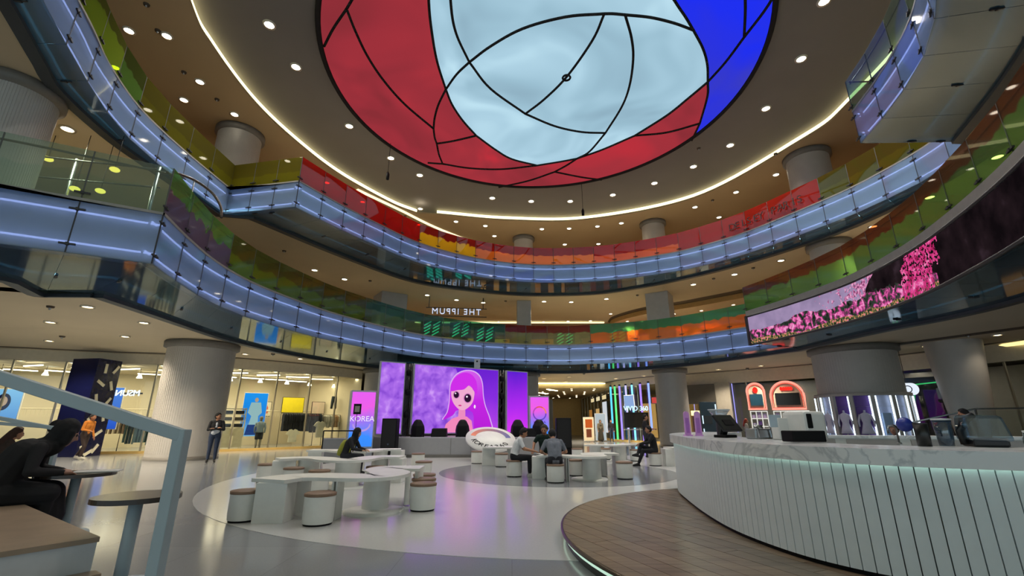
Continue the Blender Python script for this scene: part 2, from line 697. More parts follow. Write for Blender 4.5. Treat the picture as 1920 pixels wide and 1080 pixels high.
def build_ring(no, segs, z0, z1, words):
    outer_all, inner_all = [], []
    for seg, inn, out, smooth in segs:
        I, O = dense(inn, smooth), dense(out, smooth)
        n = max(1, round(length(I) / 1.28))
        fine = n * 4
        If, Of = resample(I, fine), resample(O, fine)
        P, Q = resample(I, n), resample(O, n)
        nf = normals(If)
        back = [p - m * 0.24 for p, m in zip(If, nf)]
        inner_all += back
        outer_all += Of
        w = words[seg]
        is_screen = (no == 1 and seg == 'screen')
        # the lit slab edge and its cover
        fas = thing('balcony_fascia', 'glazed blue-lit balcony edge, ' + w, 'balcony edge')
        mb = MB()
        strip_mesh(mb, back, back, z0, z1)
        mb.build('edge_wall', M_SLAB, fas)
        mb = MB()
        lo = [p + m * 0.03 for p, m in zip(If, nf)]
        hi = [p - m * 0.5 for p, m in zip(If, nf)]
        strip_mesh(mb, lo, hi, z1 + 0.06, z1 + 0.06)
        strip_mesh(mb, lo, lo, z1, z1 + 0.06)
        strip_mesh(mb, lo, hi, z1, z1)
        mb.build('top_cap', M_CAP, fas)
        if not is_screen:
            for k, zz in enumerate((z0 + 0.24 * (z1 - z0), z0 + 0.84 * (z1 - z0))):
                mb = MB()
                mb.tube([p - m * 0.17 + Vector((0, 0, zz)) for p, m in zip(If, nf)], 0.022, 6)
                mb.build('light_strip', LED_BLUE, fas)
        pm = unit_box(GLASS_FACE)
        for i in range(n):
            a, b = P[i], P[i + 1]
            d = b - a
            ang = math.atan2(d.y, d.x)
            mid = (a + b) / 2
            L = d.length
            if not is_screen:
                put('glass_panel', pm, fas, (mid.x, mid.y, (z0 + z1) / 2), (0, 0, ang), (L - 0.025, 0.018, z1 - z0 - 0.01))
                nn = Vector((d.y, -d.x, 0)).normalized()
                put('gasket', unit_box(M_CHARCOAL), fas, (a.x, a.y, (z0 + z1) / 2), (0, 0, ang), (0.022, 0.024, z1 - z0 - 0.01))
                for zz in (z0 + 0.18, z1 - 0.2):
                    put('clamp', CLAMP, fas, (a.x, a.y, zz), (0, 0, ang))
        # soffit panels, mirror-like glass under the gallery
        sof = thing('balcony_soffit', 'dark mirror-like glass soffit, ' + w, 'soffit')
        for i in range(n):
            a, b, c, d = P[i], P[i + 1], Q[i + 1], Q[i]
            ce = (a + b + c + d) / 4
            q = [p + (ce - p).normalized() * min(0.012, (ce - p).length * 0.5) for p in (a, b, c, d)]
            MB().add([(p.x, p.y, z0) for p in q] + [(p.x, p.y, z0 + 0.03) for p in q],
                     SOF_F).build('soffit_panel', GLASS_SOFFIT, sof)
            if i % 2 == 0:
                s = a.lerp(d, 0.5)
                dd = d - a
                put('clamp', CLAMP, sof, (s.x, s.y, z0 - 0.02), (0, 0, math.atan2(dd.y, dd.x)))
        mb = MB()
        of2 = [p - (far(p) - p).normalized() * 0.28 for p in Of]
        strip_mesh(mb, of2, of2, z0 - 0.1, z0)
        strip_mesh(mb, Of, Of, z0 - 0.1, z0)
        strip_mesh(mb, of2, Of, z0 - 0.1, z0 - 0.1)
        mb.build('dark_edge', mat('soffit_edge', '3a4148', 0.5), sof)
        mb = MB()
        mb.tube([a.lerp(b, 0.62) + Vector((0, 0, z0 + 0.16)) for a, b in zip(If, Of)], 0.03, 6)
        mb.build('light_strip', LED_CYAN, sof)
        mb = MB()
        strip_mesh(mb, back, Of, z0 + 0.42, z0 + 0.42)
        mb.build('cavity_top', mat('cavity_grey', '5c6e78', 0.8), sof)
        # railing
        ral = thing('balcony_railing', 'frameless colour-filmed glass railing, ' + w, 'railing')
        hz = 1.12
        base = z1 + (0.28 if is_screen else 0.06)
        for i in range(n):
            a, b = P[i], P[i + 1]
            d = b - a
            mid = (a + b) / 2
            c = rail_colour(no, seg, mid)
            put('glass_pane', unit_box(GP[c]), ral, (mid.x, mid.y, base + hz / 2), (0, 0, math.atan2(d.y, d.x)), (d.length - 0.03, 0.02, hz))
            put('gasket', unit_box(M_GASK), ral, (a.x, a.y, base + hz / 2), (0, 0, math.atan2(d.y, d.x)), (0.02, 0.022, hz))
            put('clamp', CLAMP, ral, (a.x, a.y, base + 0.12), (0, 0, math.atan2(d.y, d.x)))
        mb = MB()
        mb.tube([p - m * 0.12 + Vector((0, 0, base + hz - 0.1)) for p, m in zip(If, nf)], 0.025, 6)
        mb.build('handrail', mat('handrail_bronze', '5a5046', 0.35, 0.6), ral)
    return inner_all, outer_all


W1 = {'landing': 'projecting lower landing at the far left', 'main': 'long lower curve around the atrium', 'jog': 'short return beside the flower screen', 'screen': 'lower gallery above the flower screen'}
W2 = {'left': 'upper gallery rising at the left', 'step': 'short upper step at the left', 'main': 'long upper curve around the atrium', 'jog': 'short return of the upper right corner', 'right': 'upper right corner near the viewer'}
in1, out1 = build_ring(1, RING1, Z1, Z1T, W1)
in2, out2 = build_ring(2, RING2, Z2, Z2T, W2)

mb = MB()
strip_mesh(mb, out1, [far(p) for p in out1], Z1, Z1)
struct('ceiling_ground', mb, M_CEIL, 'beige plaster ceiling over the ground floor shops', 'ceiling')
mb = MB()
strip_mesh(mb, in1, [far(p) for p in in1], Z1T - 0.02, Z1T - 0.02)
struct('floor_gallery_lower', mb, mat('gallery_floor', '9c9484', 0.4), 'pale floor of the lower gallery', 'floor')
mb = MB()
strip_mesh(mb, out2, [far(p) for p in out2], Z2, Z2)
struct('ceiling_gallery_lower', mb, M_CEIL, 'beige plaster ceiling over the lower gallery', 'ceiling')
mb = MB()
strip_mesh(mb, in2, [far(p) for p in in2], Z2T - 0.02, Z2T - 0.02)
struct('floor_gallery_upper', mb, mat('gallery_floor', '9c9484', 0.4), 'pale floor of the upper gallery', 'floor')

# ---------------------------------------------------------------- top ceiling with cove
covL = crom([vec(p) for p in [(-2, 2.0), (-8.4, 5.5), (-11.06, 12.08), (-11.55, 14.16), (-11.64, 17.37), (-11.09, 20.45), (-10.02, 23.64), (-8.0, 27.1), (-6.6, 28.6)]], 10)
covR = crom([vec(p) for p in [(-5.19, 28.76), (-0.38, 29.71), (5.33, 29.62), (11.71, 26.41), (14.83, 20.22), (15.28, 17.37), (14.5, 12), (11, 6), (5, 2.5), (-2, 2.0)]], 10)
cov = covL + covR
mb = MB()
strip_mesh(mb, cov, [far(p) for p in cov], ZC, ZC)
strip_mesh(mb, cov, cov, ZC, ZC + 0.1)
struct('ceiling_upper', mb, M_CEIL3, 'warm plaster ceiling over the upper gallery', 'ceiling')
big = [p + (p - Vector((CX, CY, 0))).normalized() * 0.9 for p in cov]
struct('ceiling_surround', MB().prism([(p.x, p.y) for p in big][:-1], ZC + 0.42, ZC + 0.6), M_SURR, 'grey recessed ceiling around the stained glass disc', 'ceiling')
LED_WARM = emit('led_strip_warm', 'fbf0b8', 9.0)
LED_COVE = emit('led_cove', 'f6ecb4', 2.6)  # tube widened and dimmed so its glowing face imitates the lit recess
for nm, line in (('left', covL), ('right', covR)):
    nn = [(p - Vector((CX, CY, 0))).normalized() for p in line]
    o = MB().tube([p + q * 0.14 + Vector((0, 0, ZC + 0.24)) for p, q in zip(line, nn)], 0.13, 8).build('cove_lamp', LED_COVE)
    tag(o, 'warm light strip widened as the lit recess along the ' + nm + ' curve of the ceiling cove', 'light strip')
o = MB().tube([p + Vector((0, 0, ZC - 0.02)) for p in crom([vec(p) for p in [(-9.6, 25.2), (-7.6, 28.0), (-5.3, 31.3), (-0.5, 36.5)]], 8)], 0.1, 6).build('cove_lamp', emit('led_line', 'fff0c0', 1.6))
tag(o, 'thin pale light line running off over the red glass railing', 'light strip')

# ---------------------------------------------------------------- stained glass disc
DX, DY, DR, DZ = 1.23, 16.4, 8.94, ZC + 0.25


def D(pts):
    return [Vector(at(x, y, DZ)).to_2d() for x, y in pts]


def sm(pts, per=6):
    return [Vector((p[0], p[1])) for p in crom([Vector((p.x, p.y, 0)) for p in D(pts)], per)]


def arc(p, q, ccw, n=24):
    a0 = math.atan2(p.y - DY, p.x - DX)
    a1 = math.atan2(q.y - DY, q.x - DX)
    if ccw and a1 < a0:
        a1 += 2 * math.pi
    if not ccw and a1 > a0:
        a1 -= 2 * math.pi
    return [Vector((DX + DR * math.cos(a0 + (a1 - a0) * i / n), DY + DR * math.sin(a0 + (a1 - a0) * i / n))) for i in range(n + 1)]


TOP = -330
A1 = sm([(800, TOP), (802, -120), (804, 0), (810, 60), (820, 115), (836, 166)])
A2 = sm([(836, 166), (848, 195), (868, 225), (893, 253)])
A3 = sm([(893, 253), (930, 280), (960, 297), (1007, 309)])
B1 = sm([(836, 166), (822, 195), (815, 220), (813, 240)])
B2 = sm([(813, 240), (815, 256), (819, 268)])
B3 = sm([(819, 268), (823, 288), (830, 306)])
C1 = sm([(650, 15), (668, 60), (690, 105), (720, 150), (760, 195), (813, 240)])
D1 = sm([(608, 85), (625, 52), (650, 15)])
D2 = sm([(650, 15), (680, -35), (720, -90), (790, TOP)])
E1 = sm([(819, 268), (850, 263), (893, 253)])
F0 = sm([(802, 304), (815, 305), (830, 306)])
F1 = sm([(830, 306), (880, 314), (940, 316), (1007, 309)])
G1 = sm([(1007, 309), (1050, 302), (1082, 296)])
G2 = sm([(1082, 296), (1130, 279), (1190, 253)])
G3 = sm([(1190, 253), (1250, 215), (1290, 183), (1327, 152)])
H1 = sm([(935, 350), (990, 338), (1040, 321)])
H2 = sm([(1040, 321), (1062, 309), (1082, 296)])
H3 = sm([(1082, 296), (1105, 283), (1135, 248)])
H4 = sm([(1135, 248), (1165, 200), (1180, 160), (1187, 110), (1184, 70), (1172, 26)])
I1 = sm([(1040, 321), (1090, 331), (1128, 336)])
J1 = sm([(1190, 253), (1250, 247), (1312, 230)])
K1 = sm([(1327, 152), (1326, 180), (1312, 230)])
K2 = sm([(1312, 230), (1297, 262)])
L1 = sm([(1130, TOP), (1190, -120), (1265, 0), (1285, 30), (1300, 55)])
L2 = sm([(1300, 55), (1318, 90), (1326, 120), (1327, 152)])
M1 = sm([(836, 166), (856, 138), (880, 115)])
M2 = sm([(880, 115), (920, 85), (980, 52), (1060, 30), (1133, 24)])
M3 = sm([(1133, 24), (1150, 24), (1172, 26)])
M4 = sm([(1172, 26), (1220, 31), (1265, 42), (1300, 55)])
N0 = sm([(860, TOP), (842, -120), (845, 0), (855, 60), (880, 115)])
N1 = sm([(880, 115), (920, 165), (985, 212)])
N2 = sm([(985, 212), (1040, 235), (1090, 246), (1135, 248)])
O1 = sm([(1133, 24), (1110, 75), (1062, 143), (1020, 185), (985, 212)])
P1 = sm([(1327, 152), (1360, 115), (1395, 68)])
P2 = sm([(1395, 68), (1440, 8), (1490, -80), (1560, -200)])
Q1 = sm([(1395, 68), (1397, 0), (1390, -120), (1330, TOP)])


def snap(p):
    d = Vector((p.x - DX, p.y - DY)).normalized()
    return Vector((DX + d.x * DR, DY + d.y * DR))


rv = lambda l: l[::-1]
ends = {k: snap(v) for k, v in dict(a=A1[0], d=D2[-1], dl=D1[0], f=F0[0], h=H1[0], i=I1[-1], k=K2[-1], p=P2[-1], q=Q1[-1], l=L1[0], n=N0[0]).items()}
WHITES = [A1 + M1 + rv(N0) + arc(ends['n'], ends['a'], False, 4),
          N0 + M2 + M3 + M4 + rv(L1) + arc(ends['l'], ends['n'], False, 8),
          M2 + O1 + rv(N1), M3 + rv(H4) + rv(N2) + rv(O1), M4 + L2 + rv(G3) + rv(G2) + H3 + H4,
          N1 + N2 + rv(H3) + rv(G1) + rv(A3) + rv(A2) + M1]
REDS = [rv(D1) + arc(ends['dl'], ends['d'], True, 30) + rv(D2),
        D1 + C1 + B2 + B3 + rv(F0) + arc(ends['f'], ends['dl'], True, 24),
        C1 + rv(B1) + rv(A1) + arc(ends['a'], ends['d'], False, 4) + rv(D2),
        A2 + rv(E1) + rv(B2) + rv(B1), E1 + A3 + rv(F1) + rv(B3),
        F0 + F1 + G1 + rv(H2) + rv(H1) + arc(ends['h'], ends['f'], True, 16),
        H1 + I1 + arc(ends['i'], ends['h'], True, 16),
        H2 + G2 + J1 + K2 + arc(ends['k'], ends['i'], True, 20) + rv(I1), G3 + K1 + rv(J1)]
BLUES = [K1 + K2 + arc(ends['k'], ends['p'], False, 30) + rv(P2) + rv(P1),
         L1 + L2 + P1 + Q1 + arc(ends['q'], ends['l'], False, 8), Q1 + arc(ends['q'], ends['p'], True, 20) + rv(P2)]
disc = thing('stained_glass_ceiling', 'huge round backlit ceiling of red, white and blue glass', 'ceiling light', (0, 0, 0))
ME_W = mottled_emit('glass_white', ['8fb0c2', '9cc0d2', 'acd0e2', 'c8ecfa'], 1.0, 0.2, 1.2, 2.0, (1, 1, 1), 0.25, 0.75)
ME_R = mottled_emit('glass_red', ['8a2e36', '98303a', 'a4323c', 'bc303c'], 1.0, 0.22, 1.0, 2.0)
ME_B = mottled_emit('glass_blue', ['3a3cc0', '2c34dc', '2030f0'], 1.0, 0.2, 1.0, 2.0)


def clean(poly):
    o = []
    for p in poly:
        if not o or (p - o[-1]).length > 0.03:
            o.append(p)
    while len(o) > 3 and (o[0] - o[-1]).length < 0.03:
        o.pop()
    return o


for nm, lst, m in (('white_pane', WHITES, ME_W), ('red_pane', REDS, ME_R), ('blue_pane', BLUES, ME_B)):
    for poly in lst:
        MB().prism([(p.x, p.y) for p in clean(poly)], DZ, DZ + 0.05).build(nm, m, disc)
M_MULL = mat('mullion', '33302e', 1.0, spec=0.0)
mb = MB()
for ln in (A1, A2, A3, B1, B2, B3, C1, D1, D2, E1, F0, F1, G1, G2, G3, H1, H2, H3, H4, I1, J1, K1, K2, L1, L2, M1, M2, M3, M4, N0, N1, N2, O1, P1, P2, Q1):
    mb.tube([(p.x, p.y, DZ - 0.045) for p in ln], 0.05, 8)
mb.build('mullion_lattice', M_MULL, disc)
MB().tube([(DX + (DR + 0.03) * math.cos(a), DY + (DR + 0.03) * math.sin(a), DZ) for a in [2 * math.pi * i / 120 for i in range(120)]], 0.1, 6, closed=True).build('outer_ring', M_MULL, disc)
p = at(1062, 143, DZ)
MB().tube([(p[0] + 0.16 * math.cos(a), p[1] + 0.16 * math.sin(a), DZ - 0.08) for a in [2 * math.pi * i / 20 for i in range(20)]], 0.045, 6, closed=True).build('hoist_ring', M_MULL, disc)
MB().lathe([(0, 0.3), (DR + 0.1, 0.3)], 90, (DX, DY, DZ - 0.2)).build('backing', M_SURR, disc)

# ---------------------------------------------------------------- columns
def column(x, y, r, z0, z1, label, square=False, cap=True):
    t = thing('column', label, 'column', (x, y, 0))
    if square:
        a = math.atan2(CY - y, CX - x)
        MB().box((0, 0, (z0 + z1) / 2), (r * 2, r * 2, z1 - z0), a).build('shaft', M_GREY, t, 0.03)
        MB().box((0, 0, z0 + 0.1), (r * 2.06, r * 2.06, 0.2), a).build('plinth', M_COLCAP, t)
    else:
        n = 90
        MB().lathe([(r, z0), (r, z1)], n).build('shaft', M_COLUMN, t)
        mb = MB()
        for i in range(n):
            a = 2 * math.pi * i / n
            mb.box((r * math.cos(a), r * math.sin(a), (z0 + z1) / 2 + 0.02), (0.012, 2 * math.pi * r / n * 0.7, z1 - z0 - 0.44), a)
        mb.build('ribs', M_COLUMN, t)
        if cap:
            MB().lathe([(r, z1 - 0.3), (r + 0.14, z1 - 0.24), (r + 0.14, z1 - 0.02), (r, z1 - 0.01)], n).build('collar', M_COLCAP, t)
        MB().lathe([(r + 0.02, z0), (r + 0.02, z0 + 0.14), (r, z0 + 0.14)], n).build('plinth', M_COLCAP, t)
    return t


column(-13.4, 19.6, 1.25, 0, Z1, 'thick grey ribbed column in front of the clothes shop')
column(15.6, 20.8, 1.6, 0, Z1, 'thick grey ribbed column rising behind the bar counter')
column(-8.4, 29.4, 0.95, 0, Z1, 'grey column at the left edge of the stage screens')
column(0.95, 31.6, 0.85, 0, Z1, 'grey column at the right edge of the stage screens')
column(10.1, 29.4, 0.95, 0, Z1, 'grey column beside the neon-striped shop')
column(-8.4, 30.2, 0.9, Z1T, Z2, 'square grey pillar left of the hanging shop sign', True)
column(0.85, 32.0, 0.5, Z1T, Z2, 'slim square pillar right of the hanging shop sign', True)
column(10.1, 30.0, 0.75, Z1T, Z2, 'square grey pillar beside the orange shops of the lower gallery', True)
column(15.6, 20.8, 0.85, Z1T, Z2, 'round pillar over the flower screen')
column(-13.0, 10.0, 0.8, Z1T, Z2, 'round pillar at the far left of the lower gallery')
for x, y, r, l in [(-13.6, 19.6, 0.95, 'round pillar behind the olive railing at the upper left'), (-8.6, 30.2, 0.75, 'round pillar behind the red railing'),
                   (0.9, 33.0, 0.72, 'round pillar behind the orange railing at the middle'), (10.2, 30.2, 0.78, 'round pillar behind the coral railing'),
                   (16.0, 21.6, 1.0, 'round pillar at the upper right behind the red banner glass')]:
    column(x, y, r, Z2T, ZC, l)

# ---------------------------------------------------------------- outer walls of the building
o = struct('wall_outer', MB().lathe([(44, -0.2), (44, ZC + 0.7)], 72, (CX, CY, 0), True, R(-28), R(208)), M_WALL, 'distant warm walls closing the galleries', 'wall')  # arc left open behind the camera so the world light fills from there
for z0, z1, rr, nm in ((Z1T, Z2, 24.5, 'wall_gallery_lower'), (Z2T, ZC, 22.5, 'wall_gallery_upper')):
    struct(nm, MB().lathe([(rr, z0), (rr, z1)], 72, (CX, CY, 0), True, R(-40), R(220)), M_WALL, 'warm back wall of the ' + ('lower' if z0 < 8 else 'upper') + ' gallery', 'wall')

# ---------------------------------------------------------------- recessed downlights
LENS = emit('downlight_lens', 'fff4dc', 14.0)
TRIM = mat('downlight_trim', 'd8cfba', 0.4)
LM = MB().lathe([(0, 0), (1, 0)], 16).mesh('lens', LENS)
TM = MB().lathe([(1.0, -0.02), (1.35, -0.03), (1.4, 0.02)], 16).mesh('trim', TRIM)


ORD = ['first', 'second', 'third', 'fourth', 'fifth', 'sixth', 'seventh', 'eighth', 'ninth', 'tenth', 'eleventh', 'twelfth', 'thirteenth', 'fourteenth', 'fifteenth', 'sixteenth', 'seventeenth', 'eighteenth', 'nineteenth', 'twentieth',
       'twenty-first', 'twenty-second', 'twenty-third', 'twenty-fourth', 'twenty-fifth', 'twenty-sixth', 'twenty-seventh', 'twenty-eighth', 'twenty-ninth', 'thirtieth']


def downlight(x, y, z, r, label, group, watts=0.0, spread=120, col=(1.0, 0.93, 0.82)):
    t = thing('downlight', label, 'downlight', (x, y, z - 0.02), 0, group)
    put('lens', LM, t, (0, 0, 0), (math.pi, 0, 0), (r, r, r))
    put('trim', TM, t, (0, 0, 0.0), (0, 0, 0), (r, r, 1))
    if watts:
        ld = bpy.data.lights.new('lamp', 'SPOT')
        ld.energy = watts
        ld.color = col
        ld.spot_size = R(spread)
        ld.spot_blend = 0.6
        ld.shadow_soft_size = 0.15
        lo = bpy.data.objects.new('lamp', ld)
        link(lo, t)
        lo.location = (0, 0, -0.06)
    return t


G = 'downlights in the recessed ceiling around the stained glass'
for i, (x, y) in enumerate([(505, 46), (555, 125), (655, 236), (733, 296), (787, 328), (923, 371), (996, 377), (1069, 377), (1149, 365), (1227, 343), (1300, 312), (1369, 272), (1436, 203), (1502, 110), (1545, 2)]):
    p = at(x, y, ZC + 0.42)
    downlight(p[0], p[1], p[2], 0.17, 'round downlight in the grey ring around stained glass, ' + ORD[i] + ' from the left', G, ATRIUM_SPOT)
for a in (-120, -90, -60):
    p = (DX + 10.6 * math.cos(R(a)), DY + 10.6 * math.sin(R(a)))
    downlight(p[0], p[1], ZC + 0.42, 0.17, {-120: 'left', -90: 'middle', -60: 'right'}[a] + ' downlight in the near part of the grey ring around the stained glass', G, ATRIUM_SPOT)
G = 'downlights in the upper gallery ceiling'
for i, (x, y) in enumerate(sorted([(313, 67), (375, 153), (440, 214), (242, 57), (345, 187), (217, 126), (613, 342), (680, 378), (788, 391), (786, 421), (855, 415), (910, 423), (1016, 429), (1067, 428), (1120, 424), (1165, 418),
                            (927, 442), (1059, 458), (1122, 457), (1303, 388), (1380, 360), (1455, 327), (1348, 407)])):
    p = at(x, y, ZC)
    downlight(p[0], p[1], p[2], 0.15, 'round downlight in the upper gallery ceiling, ' + ORD[i] + ' from the left', G, SPOT_TOP if i % 2 == 0 else 0, 130, (1.0, 0.85, 0.62))
G = 'downlights in the lower gallery ceiling'
for i, (x, y) in enumerate(sorted([(127, 241), (590, 506), (646, 523), (801, 553), (856, 562), (906, 567), (1020, 565), (1071, 566), (1137, 560), (1145, 588), (1300, 533), (1377, 514), (1464, 488), (1637, 424), (1743, 369), (1870, 293),
                            (935, 603), (1019, 603), (1065, 602), (1107, 601), (1375, 571), (1315, 582), (1264, 588), (1176, 602), (1204, 602)])):
    p = at(x, y, Z2)
    downlight(p[0], p[1], p[2], 0.12 if y in (601, 602, 603, 571, 582, 588) else 0.15, 'round downlight in the lower gallery ceiling, ' + ORD[i] + ' from the left', G, SPOT_LOW if i % 2 == 0 else 0, 130, (1.0, 0.85, 0.62))
G = 'downlights in the ground floor ceiling'
for i, (x, y) in enumerate(sorted([(165, 574), (95, 603), (270, 604), (235, 630), (93, 638), (460, 663), (563, 672), (1347, 692), (1427, 685), (1067, 706), (1060, 715), (1020, 709), (1155, 709), (1207, 704), (1735, 648), (1870, 627)])):
    p = at(x, y, Z1)
    downlight(p[0], p[1], p[2], 0.13, 'round downlight in the ground floor ceiling, ' + ORD[i] + ' from the left', G, SPOT_GROUND if p[0] < 17 else 50, 130, (1.0, 0.86, 0.66))

# ================================================================ GROUND FLOOR SHOPS
M_CREAM = mat('shop_wall_cream', 'e6d9b8', 0.8, var=0.04, scale=0.7)
M_BULK = mat('bulkhead', 'ddd2ba', 0.75, var=0.04)
GL_SHOP = glass('shop_glass', 'f2f5f2', 0.95, 0.02)
LINEAR = emit('linear_lamp', 'fff3d2', 7.0)
M_MUL = mat('shop_mullion', '9a917c', 0.35, 0.5)


def area(name, loc, size, watts, parent=None, col=(1, 0.86, 0.62), rot=(0, 0, 0)):
    ld = bpy.data.lights.new(name, 'AREA')
    ld.shape = 'RECTANGLE'
    ld.size, ld.size_y = size
    ld.energy = watts
    ld.color = col
    o = bpy.data.objects.new(name, ld)
    link(o, parent)
    o.location = loc
    o.rotation_euler = rot
    return o


def shop_front(path, step, label, gmat, zt=4.2, mull=True, bulk=M_BULK):
    P0 = [vec(p) for p in path]
    n = max(1, round(length(P0) / step))
    P = resample(P0, n)
    t = thing('glazed_shop', label, 'shop front')
    nn = normals(P)
    mb = MB()
    strip_mesh(mb, P, P, zt, Z1 - 0.001, False)
    strip_mesh(mb, P, [p - m * 0.25 for p, m in zip(P, nn)], zt, zt, False)
    mb.build('bulkhead', bulk, t)
    mb = MB()
    a = [p + m * 0.75 for p, m in zip(P, nn)]
    b = [p + m * 0.32 for p, m in zip(P, nn)]
    strip_mesh(mb, a, b, Z1 - 0.004, Z1 - 0.004, False)
    mb.build('shadow_gap', M_DARK, t)
    mb = MB()
    strip_mesh(mb, [p + m * 0.06 for p, m in zip(P, nn)], [p - m * 0.06 for p, m in zip(P, nn)], 0.12, 0.12, False)
    strip_mesh(mb, [p + m * 0.06 for p, m in zip(P, nn)], [p + m * 0.06 for p, m in zip(P, nn)], 0, 0.12, False)
    mb.build('sill', mat('sill_brass', 'd8b56a', 0.4), t)
    for i in range(n):
        p, q = P[i], P[i + 1]
        d = q - p
        c = (p + q) / 2
        put('glass_pane', unit_box(gmat), t, (c.x, c.y, (zt + 0.12) / 2), (0, 0, math.atan2(d.y, d.x)), (d.length - 0.02, 0.015, zt - 0.12))
        if mull:
            put('mullion', unit_box(M_MUL), t, (p.x, p.y, zt / 2), (0, 0, math.atan2(d.y, d.x)), (0.06, 0.1, zt))
    return P, nn


PL = [(-30, 18.9), (-26.5, 19.6), (-22.8, 21.0), (-19.8, 22.4), (-16.8, 23.1), (-15, 24.2), (-12, 27.2), (-9.9, 30.4)]
P, nn = shop_front(PL, 1.9, 'tall glazed front of the warmly lit clothes shop', GL_SHOP)
bk = [p - m * 7.0 for p, m in zip(P, nn)]
mb = MB()
strip_mesh(mb, bk, bk, 0, 4.25)
strip_mesh(mb, [P[-1], bk[-1]], [P[-1], bk[-1]], 0, 4.25, False)
struct('wall_shop_left', mb, M_CREAM, 'cream back wall of the clothes shop', 'wall')
mb = MB()
strip_mesh(mb, P, bk, 4.25, 4.25)
struct('ceiling_shop_left', mb, mat('shop_ceiling', 'd9ccb0', 0.8), 'pale ceiling of the clothes shop', 'ceiling')
G = 'linear lamps in the clothes shop'
for i in range(1, len(P) - 1, 1):
    for k, dd in enumerate((1.6, 4.4)):
        c = P[i] - nn[i] * dd
        a = random.uniform(-0.3, 0.3) + (0.9 if k else 0)
        o = MB().box((0, 0, 0), (1.3, 0.07, 0.05), a).build('linear_lamp', LINEAR, None, 0, (c.x, c.y, 4.1))
        tag(o, ('front' if k == 0 else 'rear') + ' row linear lamp in the clothes shop, ' + ORD[i - 1] + ' from the left', 'lamp', G)
G = 'round lamps in the clothes shop'
for i in range(0, len(P)):
    c = P[i] - nn[i] * 0.5
    downlight(c.x, c.y, 4.23, 0.16, 'round lamp just inside the clothes shop window, ' + ORD[i] + ' from the left', 'lamps just inside the clothes shop window')
    c = P[i] - nn[i] * 2.9
    t = thing('spot_lamp', 'small hanging spot lamp inside the clothes shop, ' + ORD[i] + ' from the left', 'lamp', (c.x, c.y, 3.75), 0, 'hanging spot lamps in the clothes shop')
    MB().lathe([(0.0, 0.0), (0.14, 0.0), (0.06, 0.2), (0.0, 0.2)], 10).build('shade', LINEAR, t)
    MB().tube([(0, 0, 0.18), (0, 0, 0.5)], 0.012, 5).build('stem', M_CHARCOAL, t)
sl = thing('shop_fill_light', 'broad fill lights added under the clothes shop ceiling', 'lamp', (0, 0, 0))  # area lights added to brighten the shop interior
for i in range(2, len(P) - 1, 3):
    c = P[i] - nn[i] * 3.2
    area('panel', (c.x, c.y, 4.2), (4.5, 4.5), 230, sl)
MB().box((P[4].x - nn[4].x * 3.2, P[4].y - nn[4].y * 3.2, 4.24), (0.6, 0.6, 0.02)).build('fill_plate', M_WHITE, sl)

# navy pillar with white bars
t = thing('display_pillar', 'navy blue pillar with scattered white bars beside the shop window', 'pillar')
ca, cb, cc = vec((-18.6, 20.5)), vec((-18.55, 21.7)), vec((-20.0, 20.75))
cd = cc + (cb - ca)
M_NAVY = mat('navy_panel', '10143c', 0.25, var=0.15)
MB().prism([(p.x, p.y) for p in (ca, cb, cd, cc)], 0, 4.2).build('body', M_NAVY, t)
ang = math.atan2((cb - ca).y, (cb - ca).x)
for (zx, zy, rot) in [(967, 262, 0), (1067, 262, 35), (920, 397, -60), (1020, 412, -20), (880, 537, -15), (990, 557, 35), (843, 695, 50), (950, 690, -15), (905, 835, 55), (795, 865, 10), (763, 980, -25), (880, 968, 35), (820, 1000, 60)]:
    px, py = zx / 4.91, 640 + zy / 4.91
    cxl = 185 - (py - 672) * 0.235
    s = min(0.92, max(0.08, (px - cxl) / 47))
    z = 4.2 - (py - 676) / (850 - 676) * 4.2
    q = ca.lerp(cb, s)
    nrm = Vector(((cb - ca).y, -(cb - ca).x, 0)).normalized()
    Mx = Matrix.Translation((q.x, q.y, z)) @ Matrix.Rotation(ang, 4, 'Z') @ Matrix.Rotation(R(rot), 4, 'Y')
    MB().box((0, -0.02, 0), (0.12, 0.03, 0.42), 0, Mx).build('white_bar', mat('bar_cream', 'f1ead0', 0.5), t)
# far-left second pillar piece
t = thing('display_pillar', 'navy blue pillar cut off by the left picture edge', 'pillar')
MB().box((-23.6, 19.9, 2.1), (1.3, 0.5, 4.2), 0.25).build('body', M_NAVY, t)
MB().box((-23.2, 19.62, 3.25), (0.1, 0.03, 0.42), 0.25, Matrix.Identity(4)).build('white_bar', mat('bar_cream', 'f1ead0', 0.5), t)


def garment_mesh(length_, w, m, th=0.07):
    o = [(-w / 2, 0.0), (-0.05, 0.08), (0.05, 0.08), (w / 2, 0.0), (w / 2 + 0.03, -0.35), (w * 0.42, -0.36), (w * 0.45, -length_), (-w * 0.45, -length_), (-w * 0.42, -0.36), (-w / 2 - 0.03, -0.35)]
    n = len(o)
    vs = [(-th / 2, x, z) for x, z in o] + [(th / 2, x, z) for x, z in o]
    fs = [tuple(range(n - 1, -1, -1)), tuple(range(n, 2 * n))] + [(i, (i + 1) % n, (i + 1) % n + n, i + n) for i in range(n)]
    return MB().add(vs, fs).mesh('garment', m)


